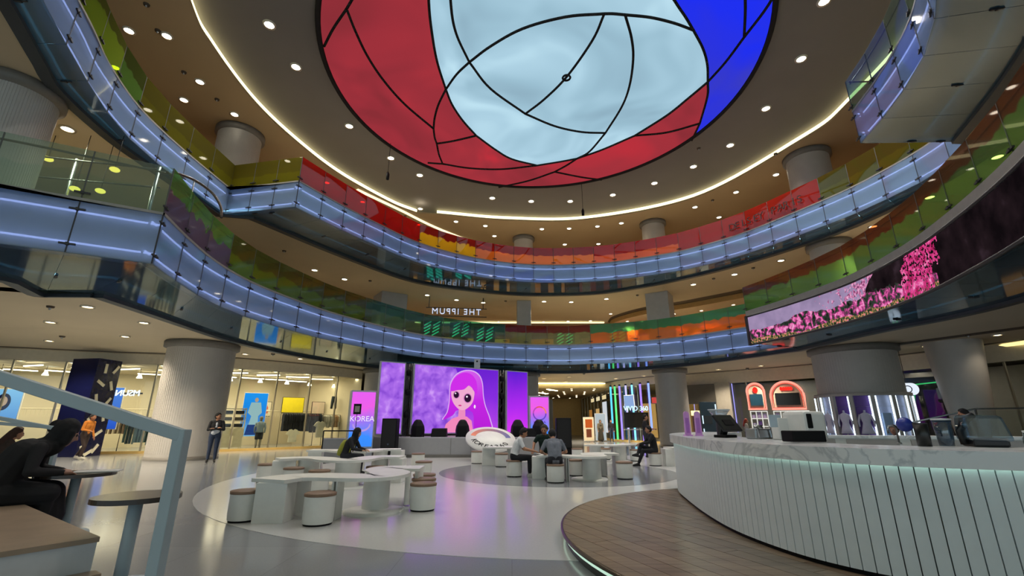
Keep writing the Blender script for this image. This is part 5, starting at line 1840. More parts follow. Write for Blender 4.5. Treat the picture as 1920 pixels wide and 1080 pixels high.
# round tilted logo sign leaning at the stage
t = thing('round_sign', 'white round tilted sign with a coloured arc and dark letters', 'sign', (-0.85, 19.1, 0.82))
t.rotation_euler = (R(24), R(6), 0)
MB().lathe([(0, 0), (1.0, 0), (1.0, -0.1), (0, -0.1)], 48).build('disc', M_WHITE, t)
for k in range(18):
    a0, a1 = math.pi * (0.98 - 0.9 * k / 18), math.pi * (0.98 - 0.9 * (k + 1) / 18)
    f = k / 17
    c = '%02x%02x%02x' % (int(226 - 150 * f), int(120 - 40 * f), int(86 + 70 * f))
    mbk = MB()
    q = [(0.62 * math.cos(a0), 0.62 * math.sin(a0)), (0.82 * math.cos(a0), 0.82 * math.sin(a0)), (0.82 * math.cos(a1), 0.82 * math.sin(a1)), (0.62 * math.cos(a1), 0.62 * math.sin(a1))]
    mbk.prism(q, 0.0, 0.006).build('arc_piece', mat('arc_' + c, c, 0.5), t)
for i, ch in enumerate('KOREA360'):
    a = R(-150 + 17 * i)
    put('letter', text_mesh(ch, 0.34, 0.004, M_BLACK, 'letter'), t, (0.72 * math.cos(a), 0.72 * math.sin(a), 0.008), (0, 0, a + math.pi / 2))
MB().box((0, 0.35, -0.35), (0.9, 0.5, 0.5)).build('support', M_STAGE, t)

# barrier frame and notice
t = thing('barrier_frame', 'thin black barrier frame in front of the left totem', 'barrier', (-6.35, 17.6, 0))
for e in (-0.62, 0.62):
    MB().tube([(e, 0, 0), (e, 0, 1.12)], 0.025, 6).build('post', M_BLACK, t)
    MB().box((e, 0, 0.015), (0.3, 0.3, 0.03)).build('foot', M_BLACK, t)
MB().tube([(-0.62, 0, 1.12), (0.62, 0, 1.12)], 0.025, 6).build('top_bar', M_BLACK, t)
MB().tube([(0.55, 0, 1.12), (0.55, 0, 1.75)], 0.012, 5).build('notice_stem', M_BLACK, t)
t2 = MB().box((0, 0, 0), (0.28, 0.03, 0.38)).build('notice_frame', M_BLACK, t, 0, (0.55, 0, 1.9))
MB().box((0, -0.02, 0), (0.18, 0.01, 0.22)).build('notice_sheet', mat('notice_grey', '8a8680', 0.6), t2)

# ================================================================ TABLES AND STOOLS
M_TABLE = mat('table_white', 'dfe0da', 0.4, var=0.03)
M_WOODTOP = mat('stool_wood', '7d6450', 0.5, var=0.12, scale=9)
TH_ = 0.6


def wave_table(cl, w, label, legs, panels, plates):
    """table whose top winds along a centre line; panels close its ends"""
    t = thing('wave_table', label, 'table', (cl[0][0], cl[0][1], 0))
    c = crom([vec((p[0] - cl[0][0], p[1] - cl[0][1])) for p in cl], 8)
    nn_ = normals(c)
    ws = [w] * len(c)
    L_ = [p + m * w / 2 for p, m in zip(c, nn_)]
    R_ = [p - m * w / 2 for p, m in zip(c, nn_)]
    poly = [(p.x, p.y) for p in L_] + [(p.x, p.y) for p in R_[::-1]]
    mb = MB()
    n = len(L_)
    vs = []
    for z in (TH_ - 0.05, TH_):
        vs += [(p.x, p.y, z) for p in L_] + [(p.x, p.y, z) for p in R_]
    fs = []
    for i in range(n - 1):
        fs.append((2 * n + i, 2 * n + i + 1, 3 * n + i + 1, 3 * n + i))
        fs.append((i, n + i, n + i + 1, i + 1))
        fs.append((i, i + 1, 2 * n + i + 1, 2 * n + i))
        fs.append((n + i, 3 * n + i, 3 * n + i + 1, n + i + 1))
    fs += [(0, 2 * n, 3 * n, n), (n - 1, 2 * n - 1, 4 * n - 1, 3 * n - 1)]
    mb.add(vs, fs)
    mb.build('top', M_TABLE, t)
    o = cl[0]
    for x, y, r in legs:
        MB().lathe([(r, 0.02), (r, TH_ - 0.05)], 24, (x - o[0], y - o[1], 0)).build('leg', M_TABLE, t)
    for x, y, sx, sy, a in panels:
        MB().box((x - o[0], y - o[1], (TH_ - 0.05) / 2), (sx, sy, TH_ - 0.05), a).build('end_panel', M_TABLE, t, 0.006)
    for x, y, r in plates:
        MB().lathe([(0, 0.035), (r, 0.035), (r + 0.01, 0.0)], 28, (x - o[0], y - o[1], 0)).build('base_plate', M_TABLE, t)
    return t


wave_table([(-3.62, 7.25), (-3.42, 7.7), (-3.0, 7.8), (-2.55, 7.72), (-2.15, 7.75), (-2.05, 8.2), (-2.3, 8.75), (-2.25, 9.15), (-1.7, 9.2)], 0.66, 'nearest white wave-shaped table on the pale floor', [(-2.3, 8.35, 0.22), (-3.42, 8.0, 0.14), (-2.6, 9.25, 0.05), (-1.86, 8.75, 0.05)], [(-3.55, 7.42, 0.46, 0.34, 0.0), (-1.75, 9.2, 0.06, 0.55, 0.0), (-2.72, 7.6, 0.03, 0.3, 0.0), (-2.66, 7.6, 0.03, 0.3, 0.0)], [(-2.28, 8.2, 0.48), (-3.2, 8.1, 0.32)])
wave_table([(-5.55, 11.45), (-5.1, 11.75), (-4.6, 11.6), (-4.1, 11.1), (-3.6, 11.05), (-3.5, 11.7), (-3.3, 12.15), (-2.75, 12.15)], 0.6, 'second white wave-shaped table behind the nearest one', [(-3.75, 11.1, 0.28), (-4.9, 11.7, 0.24), (-3.3, 12.1, 0.2)], [(-5.4, 11.5, 0.5, 0.35, 0.4), (-2.85, 12.15, 0.3, 0.5, 0.0)], [(-3.75, 11.1, 0.42)])
wave_table([(-6.3, 15.0), (-5.6, 15.0), (-5.0, 14.5), (-4.5, 14.6), (-4.3, 15.4), (-3.6, 15.6)], 0.62, 'third white wave-shaped table where the woman with the backpack sits', [(-4.7, 14.6, 0.25), (-4.2, 15.4, 0.22)], [(-6.1, 15.0, 0.4, 0.4, 0.2), (-3.7, 15.6, 0.35, 0.5, 0.0)], [(-4.7, 14.6, 0.4)])
wave_table([(0.75, 12.75), (1.2, 12.55), (1.75, 12.25), (2.1, 12.3), (2.15, 12.9), (2.3, 13.35), (2.9, 13.4)], 0.62, 'white wave-shaped table where three men sit', [(2.05, 12.5, 0.24), (2.5, 13.4, 0.12)], [(0.75, 12.9, 0.42, 0.42, -0.1), (1.38, 12.5, 0.03, 0.5, 0.0), (1.43, 12.5, 0.03, 0.5, 0.0), (2.85, 13.4, 0.06, 0.5, 0)], [(2.0, 12.6, 0.46)])
wave_table([(2.9, 18.6), (3.5, 18.3), (4.1, 18.5), (4.7, 19.3)], 0.65, 'white table behind the man in black at the right', [(3.2, 18.5, 0.22), (4.2, 18.7, 0.25)], [], [(3.2, 18.5, 0.35), (4.2, 18.7, 0.4)])
wave_table([(-0.9, 16.9), (-0.4, 16.75), (0.15, 16.9)], 0.7, 'short white table in front of the round sign', [(0.0, 16.9, 0.18)], [(-0.82, 16.9, 0.45, 0.5, 0.1)], [(0.0, 16.9, 0.3)])
wave_table([(5.35, 16.5), (6.0, 16.6), (6.6, 17.0)], 0.7, 'white table end between the man in black and the bar', [(6.2, 16.8, 0.2)], [(5.42, 16.55, 0.45, 0.5, 0.0)], [(6.2, 16.8, 0.3)])

SR, SH = 0.215, 0.43
st_body = MB().lathe([(SR * 0.97, 0.03), (SR, 0.1), (SR, SH - 0.045)], 28).mesh('body', M_TABLE)
st_top = MB().lathe([(SR + 0.008, SH - 0.045), (SR + 0.01, SH - 0.01), (SR - 0.01, SH), (0, SH)], 28).mesh('seat', M_WOODTOP)
st_base = MB().lathe([(SR - 0.02, 0.0), (SR - 0.02, 0.035)], 28).mesh('foot_ring', M_BLACK)
G = 'white drum stools with wooden tops'
STOOLS = [(-4.02, 7.47, 'leftmost white drum stool beside the nearest wave table'), (-2.8, 7.22, 'white drum stool in front of the middle of the nearest wave table'), (-1.5, 8.32, 'nearest white drum stool at the right end of the nearest wave table'),
          (-1.62, 9.0, 'second white drum stool at the right end of the nearest wave table'), (-1.75, 9.75, 'third white drum stool at the right end of the nearest wave table'),
          (-6.1, 12.1, 'white drum stool at the left end of the second wave table'), (-4.98, 11.1, 'white drum stool in front of the left half of the second wave table'), (-4.15, 10.5, 'white drum stool in front of the middle of the second wave table'), (-3.2, 11.4, 'white drum stool in front of the right half of the second wave table'),
          (-2.35, 12.9, 'white drum stool just right of the second wave table'), (-3.15, 16.2, 'white drum stool just right of the third wave table'), (-4.75, 13.75, 'white drum stool under the woman with the backpack'),
          (-1.26, 17.45, 'leftmost white drum stool in front of the round sign'), (-0.35, 16.2, 'white drum stool in front of the round sign, nearer the men'), (0.06, 13.3, 'white drum stool under the man in the white shirt'), (1.07, 12.0, 'white drum stool under the man in the grey shirt'),
          (0.95, 14.0, 'white drum stool under the man in the green shirt'), (1.8, 13.5, 'white drum stool under the table of the three men'), (2.95, 12.75, 'white drum stool at the right end of the table of the three men'), (4.9, 16.55, 'white drum stool under the man in black'), (4.75, 18.5, 'white drum stool behind the knees of the man in black'),
          (2.6, 19.2, 'white drum stool left behind the far right table'), (3.75, 19.3, 'white drum stool right behind the far right table')]
for x, y, l in STOOLS:
    t = thing('drum_stool', l, 'stool', (x, y, 0), 0, G)
    put('body', st_body, t)
    put('seat', st_top, t)
    put('foot_ring', st_base, t)

# ================================================================ WOODEN PLATFORM
PX, PY, PRr, PZ = 4.65, 6.0, 4.05, 0.15
t = thing('bar_platform', 'round wooden platform under the bar counter', 'platform', (PX, PY, 0))
MB().lathe([(PRr - 0.06, 0), (PRr - 0.06, PZ - 0.03)], 96).build('riser', mat('riser_dark', '3c3a36', 0.35), t)
MB().lathe([(0, PZ - 0.03), (PRr, PZ - 0.03), (PRr, PZ - 0.002), (PRr - 0.03, PZ - 0.002)], 96).build('edge_trim', mat('trim_brass', '5a5040', 0.3, 0.6), t)
MB().tube([((PRr - 0.04) * math.cos(a), (PRr - 0.04) * math.sin(a), 0.085) for a in [2 * math.pi * i / 96 for i in range(96)]], 0.012, 6, closed=True).build('light_strip', emit('led_mint', 'd8ffe6', 0.8), t)


def plank_material(name, col):
    m, nt, b, out = new_mat(name)
    tc = nt.nodes.new('ShaderNodeTexCoord')
    mp = nt.nodes.new('ShaderNodeMapping')
    mp.inputs['Rotation'].default_value = (0, 0, R(66.5))
    mp.inputs['Scale'].default_value = (1.2, 14, 1)
    no = nt.nodes.new('ShaderNodeTexNoise')
    no.inputs['Scale'].default_value = 1.6
    no.inputs['Detail'].default_value = 6
    no.inputs['Distortion'].default_value = 0.5
    ra = nt.nodes.new('ShaderNodeValToRGB')
    c = lin(col)
    ra.color_ramp.elements[0].position = 0.32
    ra.color_ramp.elements[1].position = 0.68
    ra.color_ramp.elements[0].color = (*[x * 0.62 for x in c], 1)
    ra.color_ramp.elements[1].color = (*[min(1, x * 1.25) for x in c], 1)
    nt.links.new(tc.outputs['Object'], mp.inputs[0])
    nt.links.new(mp.outputs[0], no.inputs['Vector'])
    nt.links.new(no.outputs['Fac'], ra.inputs['Fac'])
    nt.links.new(ra.outputs['Color'], b.inputs['Base Color'])
    b.inputs['Roughness'].default_value = 0.28
    return m


PM = [plank_material('plank_%d' % i, c) for i, c in enumerate(['84725f', '7d6b5a', '8a7865', '786a5a'])]
pd = Vector((0.4, -0.917))
pn = Vector((0.917, 0.4))


def clip_disc(poly, r):
    """clip a convex polygon by the disc (as a 96-gon) round the origin"""
    out = poly
    for i in range(96):
        a = 2 * math.pi * (i + 0.5) / 96
        nx, ny = math.cos(a), math.sin(a)
        k = r * math.cos(math.pi / 96)
        res = []
        for j in range(len(out)):
            p, q = out[j], out[(j + 1) % len(out)]
            dp, dq = p[0] * nx + p[1] * ny - k, q[0] * nx + q[1] * ny - k
            if dp <= 0:
                res.append(p)
            if (dp < 0) != (dq < 0) and abs(dp - dq) > 1e-9:
                s = dp / (dp - dq)
                res.append((p[0] + (q[0] - p[0]) * s, p[1] + (q[1] - p[1]) * s))
        out = res
        if len(out) < 3:
            return []
    return out


W_, L_ = 0.2, 1.5
row = 0
v = -PRr
while v < PRr:
    off = random.uniform(0, L_)
    s = -PRr - off
    while s < PRr:
        g = 0.003
        pts = [(pd * (s + g) + pn * (v + g)), (pd * (s + L_ - g) + pn * (v + g)), (pd * (s + L_ - g) + pn * (v + W_ - g)), (pd * (s + g) + pn * (v + W_ - g))]
        poly = clip_disc([(p.x, p.y) for p in pts], PRr - 0.03)
        s += L_
        if len(poly) < 3:
            continue
        cxm = sum(p[0] for p in poly) / len(poly) + PX
        cym = sum(p[1] for p in poly) / len(poly) + PY
        if cxm > 4.4 and cym > 4.0:
            continue
        area_ = sum(poly[i][0] * poly[(i + 1) % len(poly)][1] - poly[(i + 1) % len(poly)][0] * poly[i][1] for i in range(len(poly)))
        MB().prism(poly if area_ > 0 else poly[::-1], PZ - 0.02, PZ + random.uniform(-0.0006, 0.0006)).build('plank', random.choice(PM), t)
    v += W_

# ================================================================ BAR COUNTER
CP = [(4.9, 12.0), (4.1, 11.2), (3.5, 10.2), (3.12, 9.2), (2.92, 8.24), (2.72, 6.98), (2.64, 5.9), (2.76, 4.98), (3.02, 4.42), (3.34, 4.1), (3.7, 3.87), (4.15, 3.68), (4.8, 3.55), (5.6, 3.5), (6.4, 3.55)]
cl = crom([vec(p) for p in CP], 12)
NS = int(length(cl) / 0.098)
CPt = resample(cl, NS)
CN = normals(CPt)
bar = thing('bar_counter', 'curved white slatted bar counter with a marble top', 'counter', (0, 0, 0))
mb = MB()
bk_ = [p - m * 0.03 for p, m in zip(CPt, CN)]
strip_mesh(mb, bk_, bk_, PZ, 1.09)
mb.build('core', mat('counter_core', '7d8484', 0.6), bar)
M_SLAT = mat('slat_white', 'dfe9ec', 0.45, var=0.02)
sm_ = MB().box((0, 0, 0), (0.09, 0.024, 0.885)).mesh('slat', M_SLAT)
for i in range(NS):
    p, q = CPt[i], CPt[i + 1]
    c = (p + q) / 2
    put('slat', sm_, bar, (c.x, c.y, PZ + 0.04 + 0.4425), (0, 0, math.atan2((q - p).y, (q - p).x)))
mb = MB()
strip_mesh(mb, [p - m * 0.01 for p, m in zip(CPt, CN)], [p - m * 0.01 for p, m in zip(CPt, CN)], PZ, PZ + 0.045)
mb.build('kick_strip', M_BLACK, bar)


def marble():
    m, nt, b, out = new_mat('marble_top')
    tc = nt.nodes.new('ShaderNodeTexCoord')
    wv = nt.nodes.new('ShaderNodeTexNoise')
    wv.inputs['Scale'].default_value = 1.1
    wv.inputs['Detail'].default_value = 8
    wv.inputs['Distortion'].default_value = 2.2
    ra = nt.nodes.new('ShaderNodeValToRGB')
    ra.color_ramp.elements[0].position = 0.46
    ra.color_ramp.elements[0].color = (*lin('e4e8ea'), 1)
    ra.color_ramp.elements[1].position = 0.54
    ra.color_ramp.elements[1].color = (*lin('e9ecec'), 1)
    e = ra.color_ramp.elements.new(0.5)
    e.color = (*lin('c2c8cc'), 1)
    nt.links.new(tc.outputs['Object'], wv.inputs['Vector'])
    nt.links.new(wv.outputs['Fac'], ra.inputs['Fac'])
    nt.links.new(ra.outputs['Color'], b.inputs['Base Color'])
    b.inputs['Roughness'].default_value = 0.22
    return m


M_MARBLE = marble()
o1 = [p + m * 0.07 for p, m in zip(CPt, CN)]
o2 = [p - m * 0.85 for p, m in zip(CPt, CN)]
mb = MB()
strip_mesh(mb, o1, o1, 1.05, 1.185)
strip_mesh(mb, [p + m * 0.06 for p, m in zip(CPt, CN)], [p + m * 0.06 for p, m in zip(CPt, CN)], 1.05, 1.08)
strip_mesh(mb, o1, o2, 1.185, 1.185)
strip_mesh(mb, o1, o2, 1.08, 1.08)
strip_mesh(mb, o2, o2, 1.0, 1.185)
mb.build('marble_top', M_MARBLE, bar)
MB().tube([p + m * 0.035 + Vector((0, 0, 1.072)) for p, m in zip(CPt, CN)], 0.006, 5).build('light_strip', emit('led_mint2', 'd4ffe4', 3.0), bar)
mb = MB()
strip_mesh(mb, o2, o2, PZ, 1.0)
mb.build('inner_face', M_WHITE, bar)
t = thing('back_counter', 'low white back counter inside the bar', 'counter', (7.9, 10.0, 0), -0.35)
MB().box((0, 0, 0.6), (4.6, 0.6, 1.0)).build('body', M_WHITE, t, 0.01)
MB().box((0, 0, 1.12), (4.7, 0.66, 0.05)).build('top', M_MARBLE, t)
for e in (-1.5, -0.4, 0.7, 1.8):
    MB().box((e, -0.31, 0.85), (0.9, 0.02, 0.45)).build('door', mat('door_greige', 'a9a5a2', 0.5), t)

CT = 1.185
# things on the bar
G = 'pink acrylic stands on the bar'
for x, y, a, l in [(3.05, 8.25, 0.2, 'left pink acrylic menu stand at the end of the bar'), (3.22, 8.2, -0.25, 'right pink acrylic menu stand at the end of the bar')]:
    t = thing('acrylic_stand', l, 'stand', (x, y, CT), a, G)
    pts = [(-0.055, 0), (0.055, 0), (0.05, 0.36)] + [(0.05 * math.cos(b), 0.36 + 0.05 * math.sin(b)) for b in [math.pi * i / 8 for i in range(1, 8)]] + [(-0.05, 0.36)]
    flat(pts, mat('acrylic_pink', 'd79ae0', 0.3), t, 'panel', -0.01, 0.02)
    MB().box((0, 0, 0.01), (0.13, 0.09, 0.02)).build('foot', mat('acrylic_pink', 'd79ae0', 0.3), t)
    flat([(-0.03, 0.05), (0.03, 0.05), (0.03, 0.3), (-0.03, 0.3)], mat('acrylic_print', 'b070c8', 0.4), t, 'print', -0.014)
t = thing('pos_terminal', 'black till screen tilted on the bar', 'till', (3.32, 7.3, CT), 0.5)
MB().box((0, 0.06, 0.02), (0.26, 0.22, 0.04)).build('base', M_BLACK, t, 0.008)
MB().bar((0, 0.1, 0.02), (0, 0.02, 0.2), 0.1, 0.05).build('neck', M_BLACK, t)
s = MB().box((0, 0, 0), (0.42, 0.04, 0.3)).build('screen', mat('till_dark', '1c1d20', 0.35), t, 0.01, (0, 0, 0.21))
s.rotation_euler = (R(-38), 0, 0)
MB().box((0, -0.023, 0), (0.2, 0.008, 0.1)).build('rear_cover', M_BLACK, s)
t = thing('coffee_grinder', 'coffee grinder with a clear cone hopper behind the till', 'grinder', (3.5, 7.95, CT))
MB().lathe([(0.07, 0), (0.07, 0.2), (0.05, 0.24), (0.05, 0.28)], 16).build('body', M_CHARCOAL, t)
MB().lathe([(0.06, 0.27), (0.17, 0.42), (0.165, 0.42), (0.055, 0.275)], 20).build('hopper', glass('clear_plastic', 'e4e8ea', 0.8, 0.1, 'd8e0e8'), t)
MB().lathe([(0, 0.3), (0.085, 0.31), (0, 0.34)], 16).build('beans', mat('beans', '2a1a12', 0.5), t)
MB().lathe([(0.172, 0.42), (0.178, 0.43), (0.172, 0.435)], 20).build('rim', mat('rim_white', 'd8dce0', 0.4), t)
t = thing('espresso_spouts', 'chrome espresso spouts with a black handle on the bar', 'coffee machine', (3.5, 6.75, CT), 0.3)
MB().box((0, 0, 0.07), (0.3, 0.2, 0.14)).build('body', M_STEEL, t, 0.02)
MB().tube([(-0.12, -0.08, 0.2), (-0.12, -0.12, 0.14), (-0.13, -0.13, 0.02)], 0.012, 6).build('spout', M_STEEL, t)
MB().tube([(0.1, -0.08, 0.2), (0.1, -0.13, 0.12), (0.12, -0.13, 0.02)], 0.012, 6).build('spout', M_STEEL, t)
MB().lathe([(0.06, 0.13), (0.06, 0.19), (0.0, 0.19)], 14).build('group_head', M_STEEL, t)
MB().tube([(0.08, -0.05, 0.06), (0.32, -0.2, 0.04)], [0.014, 0.018], 6).build('handle', M_BLACK, t)
t = thing('white_stand', 'tall white menu box on the bar beside the coffee machine', 'stand', (3.64, 6.4, CT), 0.1)
MB().box((0, 0, 0.14), (0.2, 0.16, 0.28)).build('body', M_WHITE, t, 0.01)
MB().box((-0.12, -0.06, 0.24), (0.16, 0.02, 0.16)).build('card', mat('card_blue', 'b8c8d4', 0.5), t)
t = thing('coffee_machine', 'white coffee machine with a dark touch screen on the bar', 'coffee machine', (3.86, 6.25, CT), 0.15)
MB().box((0, 0, 0.18), (0.32, 0.4, 0.36)).build('body', M_WHITE, t, 0.04)
MB().box((-0.09, -0.205, 0.24), (0.07, 0.02, 0.18)).build('touch_screen', M_BLACK, t, 0.01)
for e in (-0.06, 0.12):
    MB().lathe([(0, 0), (0.012, 0)], 10).build('button', M_STEEL, t, 0, (e, -0.212, 0.06)).rotation_euler = (R(90), 0, 0)
t = thing('black_tray_box', 'low black box in front of the white coffee machine', 'box', (3.33, 5.45, CT), 0.1)
MB().box((0, 0, 0.07), (0.4, 0.2, 0.12)).build('body', M_BLACK, t, 0.01)
MB().box((0, 0, 0.125), (0.38, 0.18, 0.012)).build('lid', mat('lid_black', '161618', 0.4), t)
t = thing('faucet', 'thin curved steel faucet inside the bar', 'faucet', (4.45, 5.5, CT - 0.02))
MB().tube([(0, 0, 0), (0, 0, 0.17), (-0.03, 0, 0.205), (-0.08, 0, 0.2), (-0.1, 0, 0.16), (-0.1, 0, 0.12)], 0.01, 8).build('spout', M_STEEL, t)
MB().lathe([(0.025, 0), (0.025, 0.02), (0, 0.02)], 12).build('base', M_STEEL, t)
t = thing('black_tumbler', 'tall black cylinder on the bar beside the blender', 'canister', (3.98, 4.62, CT))
MB().lathe([(0, 0), (0.055, 0), (0.058, 0.215), (0.052, 0.215), (0.05, 0.02), (0, 0.02)], 24).build('body', mat('tumbler_black', '16181a', 0.35), t)
MB().lathe([(0.0585, 0.205), (0.06, 0.208), (0.0585, 0.216)], 24).build('rim', M_CHARCOAL, t)
CLEAR = glass('blender_clear', 'b8ccd8', 0.82, 0.1, '9ab4c4')
t = thing('blender', 'blender under a clear sound shield on the bar', 'blender', (4.46, 4.5, CT), -0.4)
MB().box((0, 0.02, 0.04), (0.26, 0.26, 0.08)).build('base', M_CHARCOAL, t, 0.02)
MB().add([(-0.17, -0.15, 0.06), (0.15, -0.17, 0.05), (0.15, 0.15, 0.05), (-0.17, 0.15, 0.06), (-0.15, -0.1, 0.29), (0.12, -0.12, 0.28), (0.12, 0.13, 0.28), (-0.15, 0.13, 0.29)], [(0, 3, 2, 1), (4, 5, 6, 7), (0, 1, 5, 4), (1, 2, 6, 5), (2, 3, 7, 6), (3, 0, 4, 7)]).build('shield', CLEAR, t, 0.03)
MB().tube([(-0.16, 0.0, 0.02), (-0.17, 0, 0.14), (-0.12, 0, 0.24), (-0.04, 0, 0.29)], [0.03, 0.035, 0.04, 0.025], 10).build('handle_arm', mat('arm_black', '15181c', 0.35), t)
MB().lathe([(0, 0), (0.03, 0), (0.03, 0.03)], 14).build('hinge', M_STEEL, t, 0, (-0.14, -0.04, 0.2)).rotation_euler = (R(90), 0, 0)
MB().lathe([(0.05, 0.08), (0.07, 0.24), (0.075, 0.25)], 16).build('jug', CLEAR, t)
t = thing('clear_tub', 'clear plastic tub left of the blender', 'tub', (4.25, 4.68, CT), 0.2)
MB().lathe([(0, 0), (0.06, 0), (0.075, 0.24), (0.07, 0.24), (0.055, 0.01), (0, 0.01)], 20).build('body', CLEAR, t)
MB().lathe([(0.08, 0.24), (0.08, 0.255), (0, 0.26)], 20).build('lid', mat('lid_clear', 'c8ccd0', 0.3), t)
G = 'small bottles on the bar'
gb = glass('bottle_glass', 'c4ccc8', 0.7, 0.12, '9aa49c')
for i in range(6):
    x, y = 4.64 + i * 0.075, 4.3 - i * 0.012
    t = thing('syrup_bottle', ['clear bottle with a white cap right of the blender', 'second small bottle right of the blender', 'third small bottle right of the blender', 'fourth small bottle right of the blender', 'fifth small bottle right of the blender', 'sixth small bottle right of the blender'][i], 'bottle', (x, y, CT), 0, G)
    h = 0.15 if i == 1 else 0.13
    MB().lathe([(0, 0), (0.032, 0), (0.034, h * 0.55), (0.02, h * 0.8), (0.018, h)], 14).build('body', gb, t)
    MB().lathe([(0.02, h), (0.022, h + 0.018), (0, h + 0.02)], 14).build('cap', M_WHITE if i < 2 else M_CHARCOAL, t)
o = MB().sphere((0, 0, 0), 0.18, 16, 10).build('blue_ball', mat('ball_blue', '1c2f88', 0.4), None, 0, (10.2, 12.3, 1.36))
tag(o, 'round blue balloon behind the black tumbler', 'balloon')
bs = MB().tube([(0, 0, -0.17), (0, 0, -1.36)], 0.01, 5).build('stick', M_WHITE, o)

# ================================================================ STAIR SEATING AT THE LEFT
M_STAIRW = mat('stair_wood', 'a08d78', 0.3, var=0.1, scale=5)
M_STAIR = mat('stair_white', 'c9ced2', 0.5)
C0 = Vector((-3.6, 4.4))
d1, d2 = Vector((-0.82, 0.572)), Vector((-0.572, -0.82))


def tier(c, l, w):
    return [(p.x, p.y) for p in (c, c + d1 * l, c + d1 * l + d2 * w, c + d2 * w)]


t = thing('seating_step', 'wide white step with a wooden top at the lower left', 'step seat')
MB().prism(tier(C0, 4.2, 2.2), 0, 0.41).build('body', M_STAIR, t)
MB().prism(tier(C0 - d1 * 0.01 - d2 * 0.01, 4.22, 2.22), 0.41, 0.45).build('wood_top', M_STAIRW, t)
t = thing('lower_step', 'low wooden step in front of the white step seat', 'step')
MB().prism(tier(C0 - d1 * 0.16 - d2 * 0.02, 0.15, 2.2), 0, 0.15).build('body', M_STAIR, t)
MB().prism(tier(C0 - d1 * 0.17 - d2 * 0.03, 0.16, 2.2), 0.15, 0.19).build('wood_top', M_STAIRW, t)
M_RAIL = mat('rail_paint', 'a9b8be', 0.45, var=0.03)


def handrail(a, b, zfoot, w, label, foot2=None):
    t = thing('stair_railing', label, 'handrail', (b[0], b[1], zfoot))
    o = Vector((b[0], b[1], zfoot))
    MB().bar(Vector(a) - o, Vector(b) - o, w, w).build('top_bar', M_RAIL, t, 0.004)
    MB().bar(Vector((0, 0, b[2] - zfoot + w / 2)), Vector((0, 0, 0)), w, w).build('post', M_RAIL, t, 0.004)
    MB().bar(Vector((a[0], a[1], a[2])) - o, Vector((a[0], a[1], zfoot)) - o, w, w).build('post', M_RAIL, t, 0.004)
    return t


handrail((-3.1, 1.82, 1.88), (-1.53, 2.21, 1.345), 0.0, 0.052, 'pale steel stair handrail close to the viewer')
handrail((-8.4, 6.3, 1.72), (-6.46, 6.8, 1.31), 0.0, 0.05, 'pale steel handrail behind the woman in black')
handrail((-8.6, 7.2, 1.45), (-7.35, 7.75, 1.32), 0.0, 0.05, 'grey handrail beside the man in orange')


def bistro(x, y, r, label):
    t = thing('bistro_table', label, 'table', (x, y, 0))
    MB().lathe([(0, 0.712), (r, 0.712), (r, 0.712), (r, 0.755), (r, 0.755), (0, 0.755)], 48, smooth=False).build('top', mat('bistro_top', '3a3029', 0.22, var=0.2, scale=4), t)
    MB().tube([(0, 0, 0.02), (0, 0, 0.71)], 0.055, 16).build('post', M_RAIL, t)
    MB().lathe([(0, 0.025), (0.26, 0.025), (0.27, 0)], 28).build('foot', M_RAIL, t)


bistro(-3.5, 4.62, 0.345, 'nearest dark round table on a pale post')
bistro(-5.9, 6.62, 0.42, 'dark round table in front of the woman in black')
o = MB().box((0, 0, 0.008), (0.5, 0.32, 0.016)).build('paper_tray', mat('paper_white', 'cfcfca', 0.6), None, 0.004, (-5.72, 6.72, 0.755), 0.5)
tag(o, 'white tray paper on the table of the woman in black', 'tray')

# ================================================================ PEOPLE
PMATS = {}


def pm(kind, col, rough=0.85):
    k = 'person_%s_%s' % (kind, col)
    return mat(k, col, rough, var=0.1, scale=14)


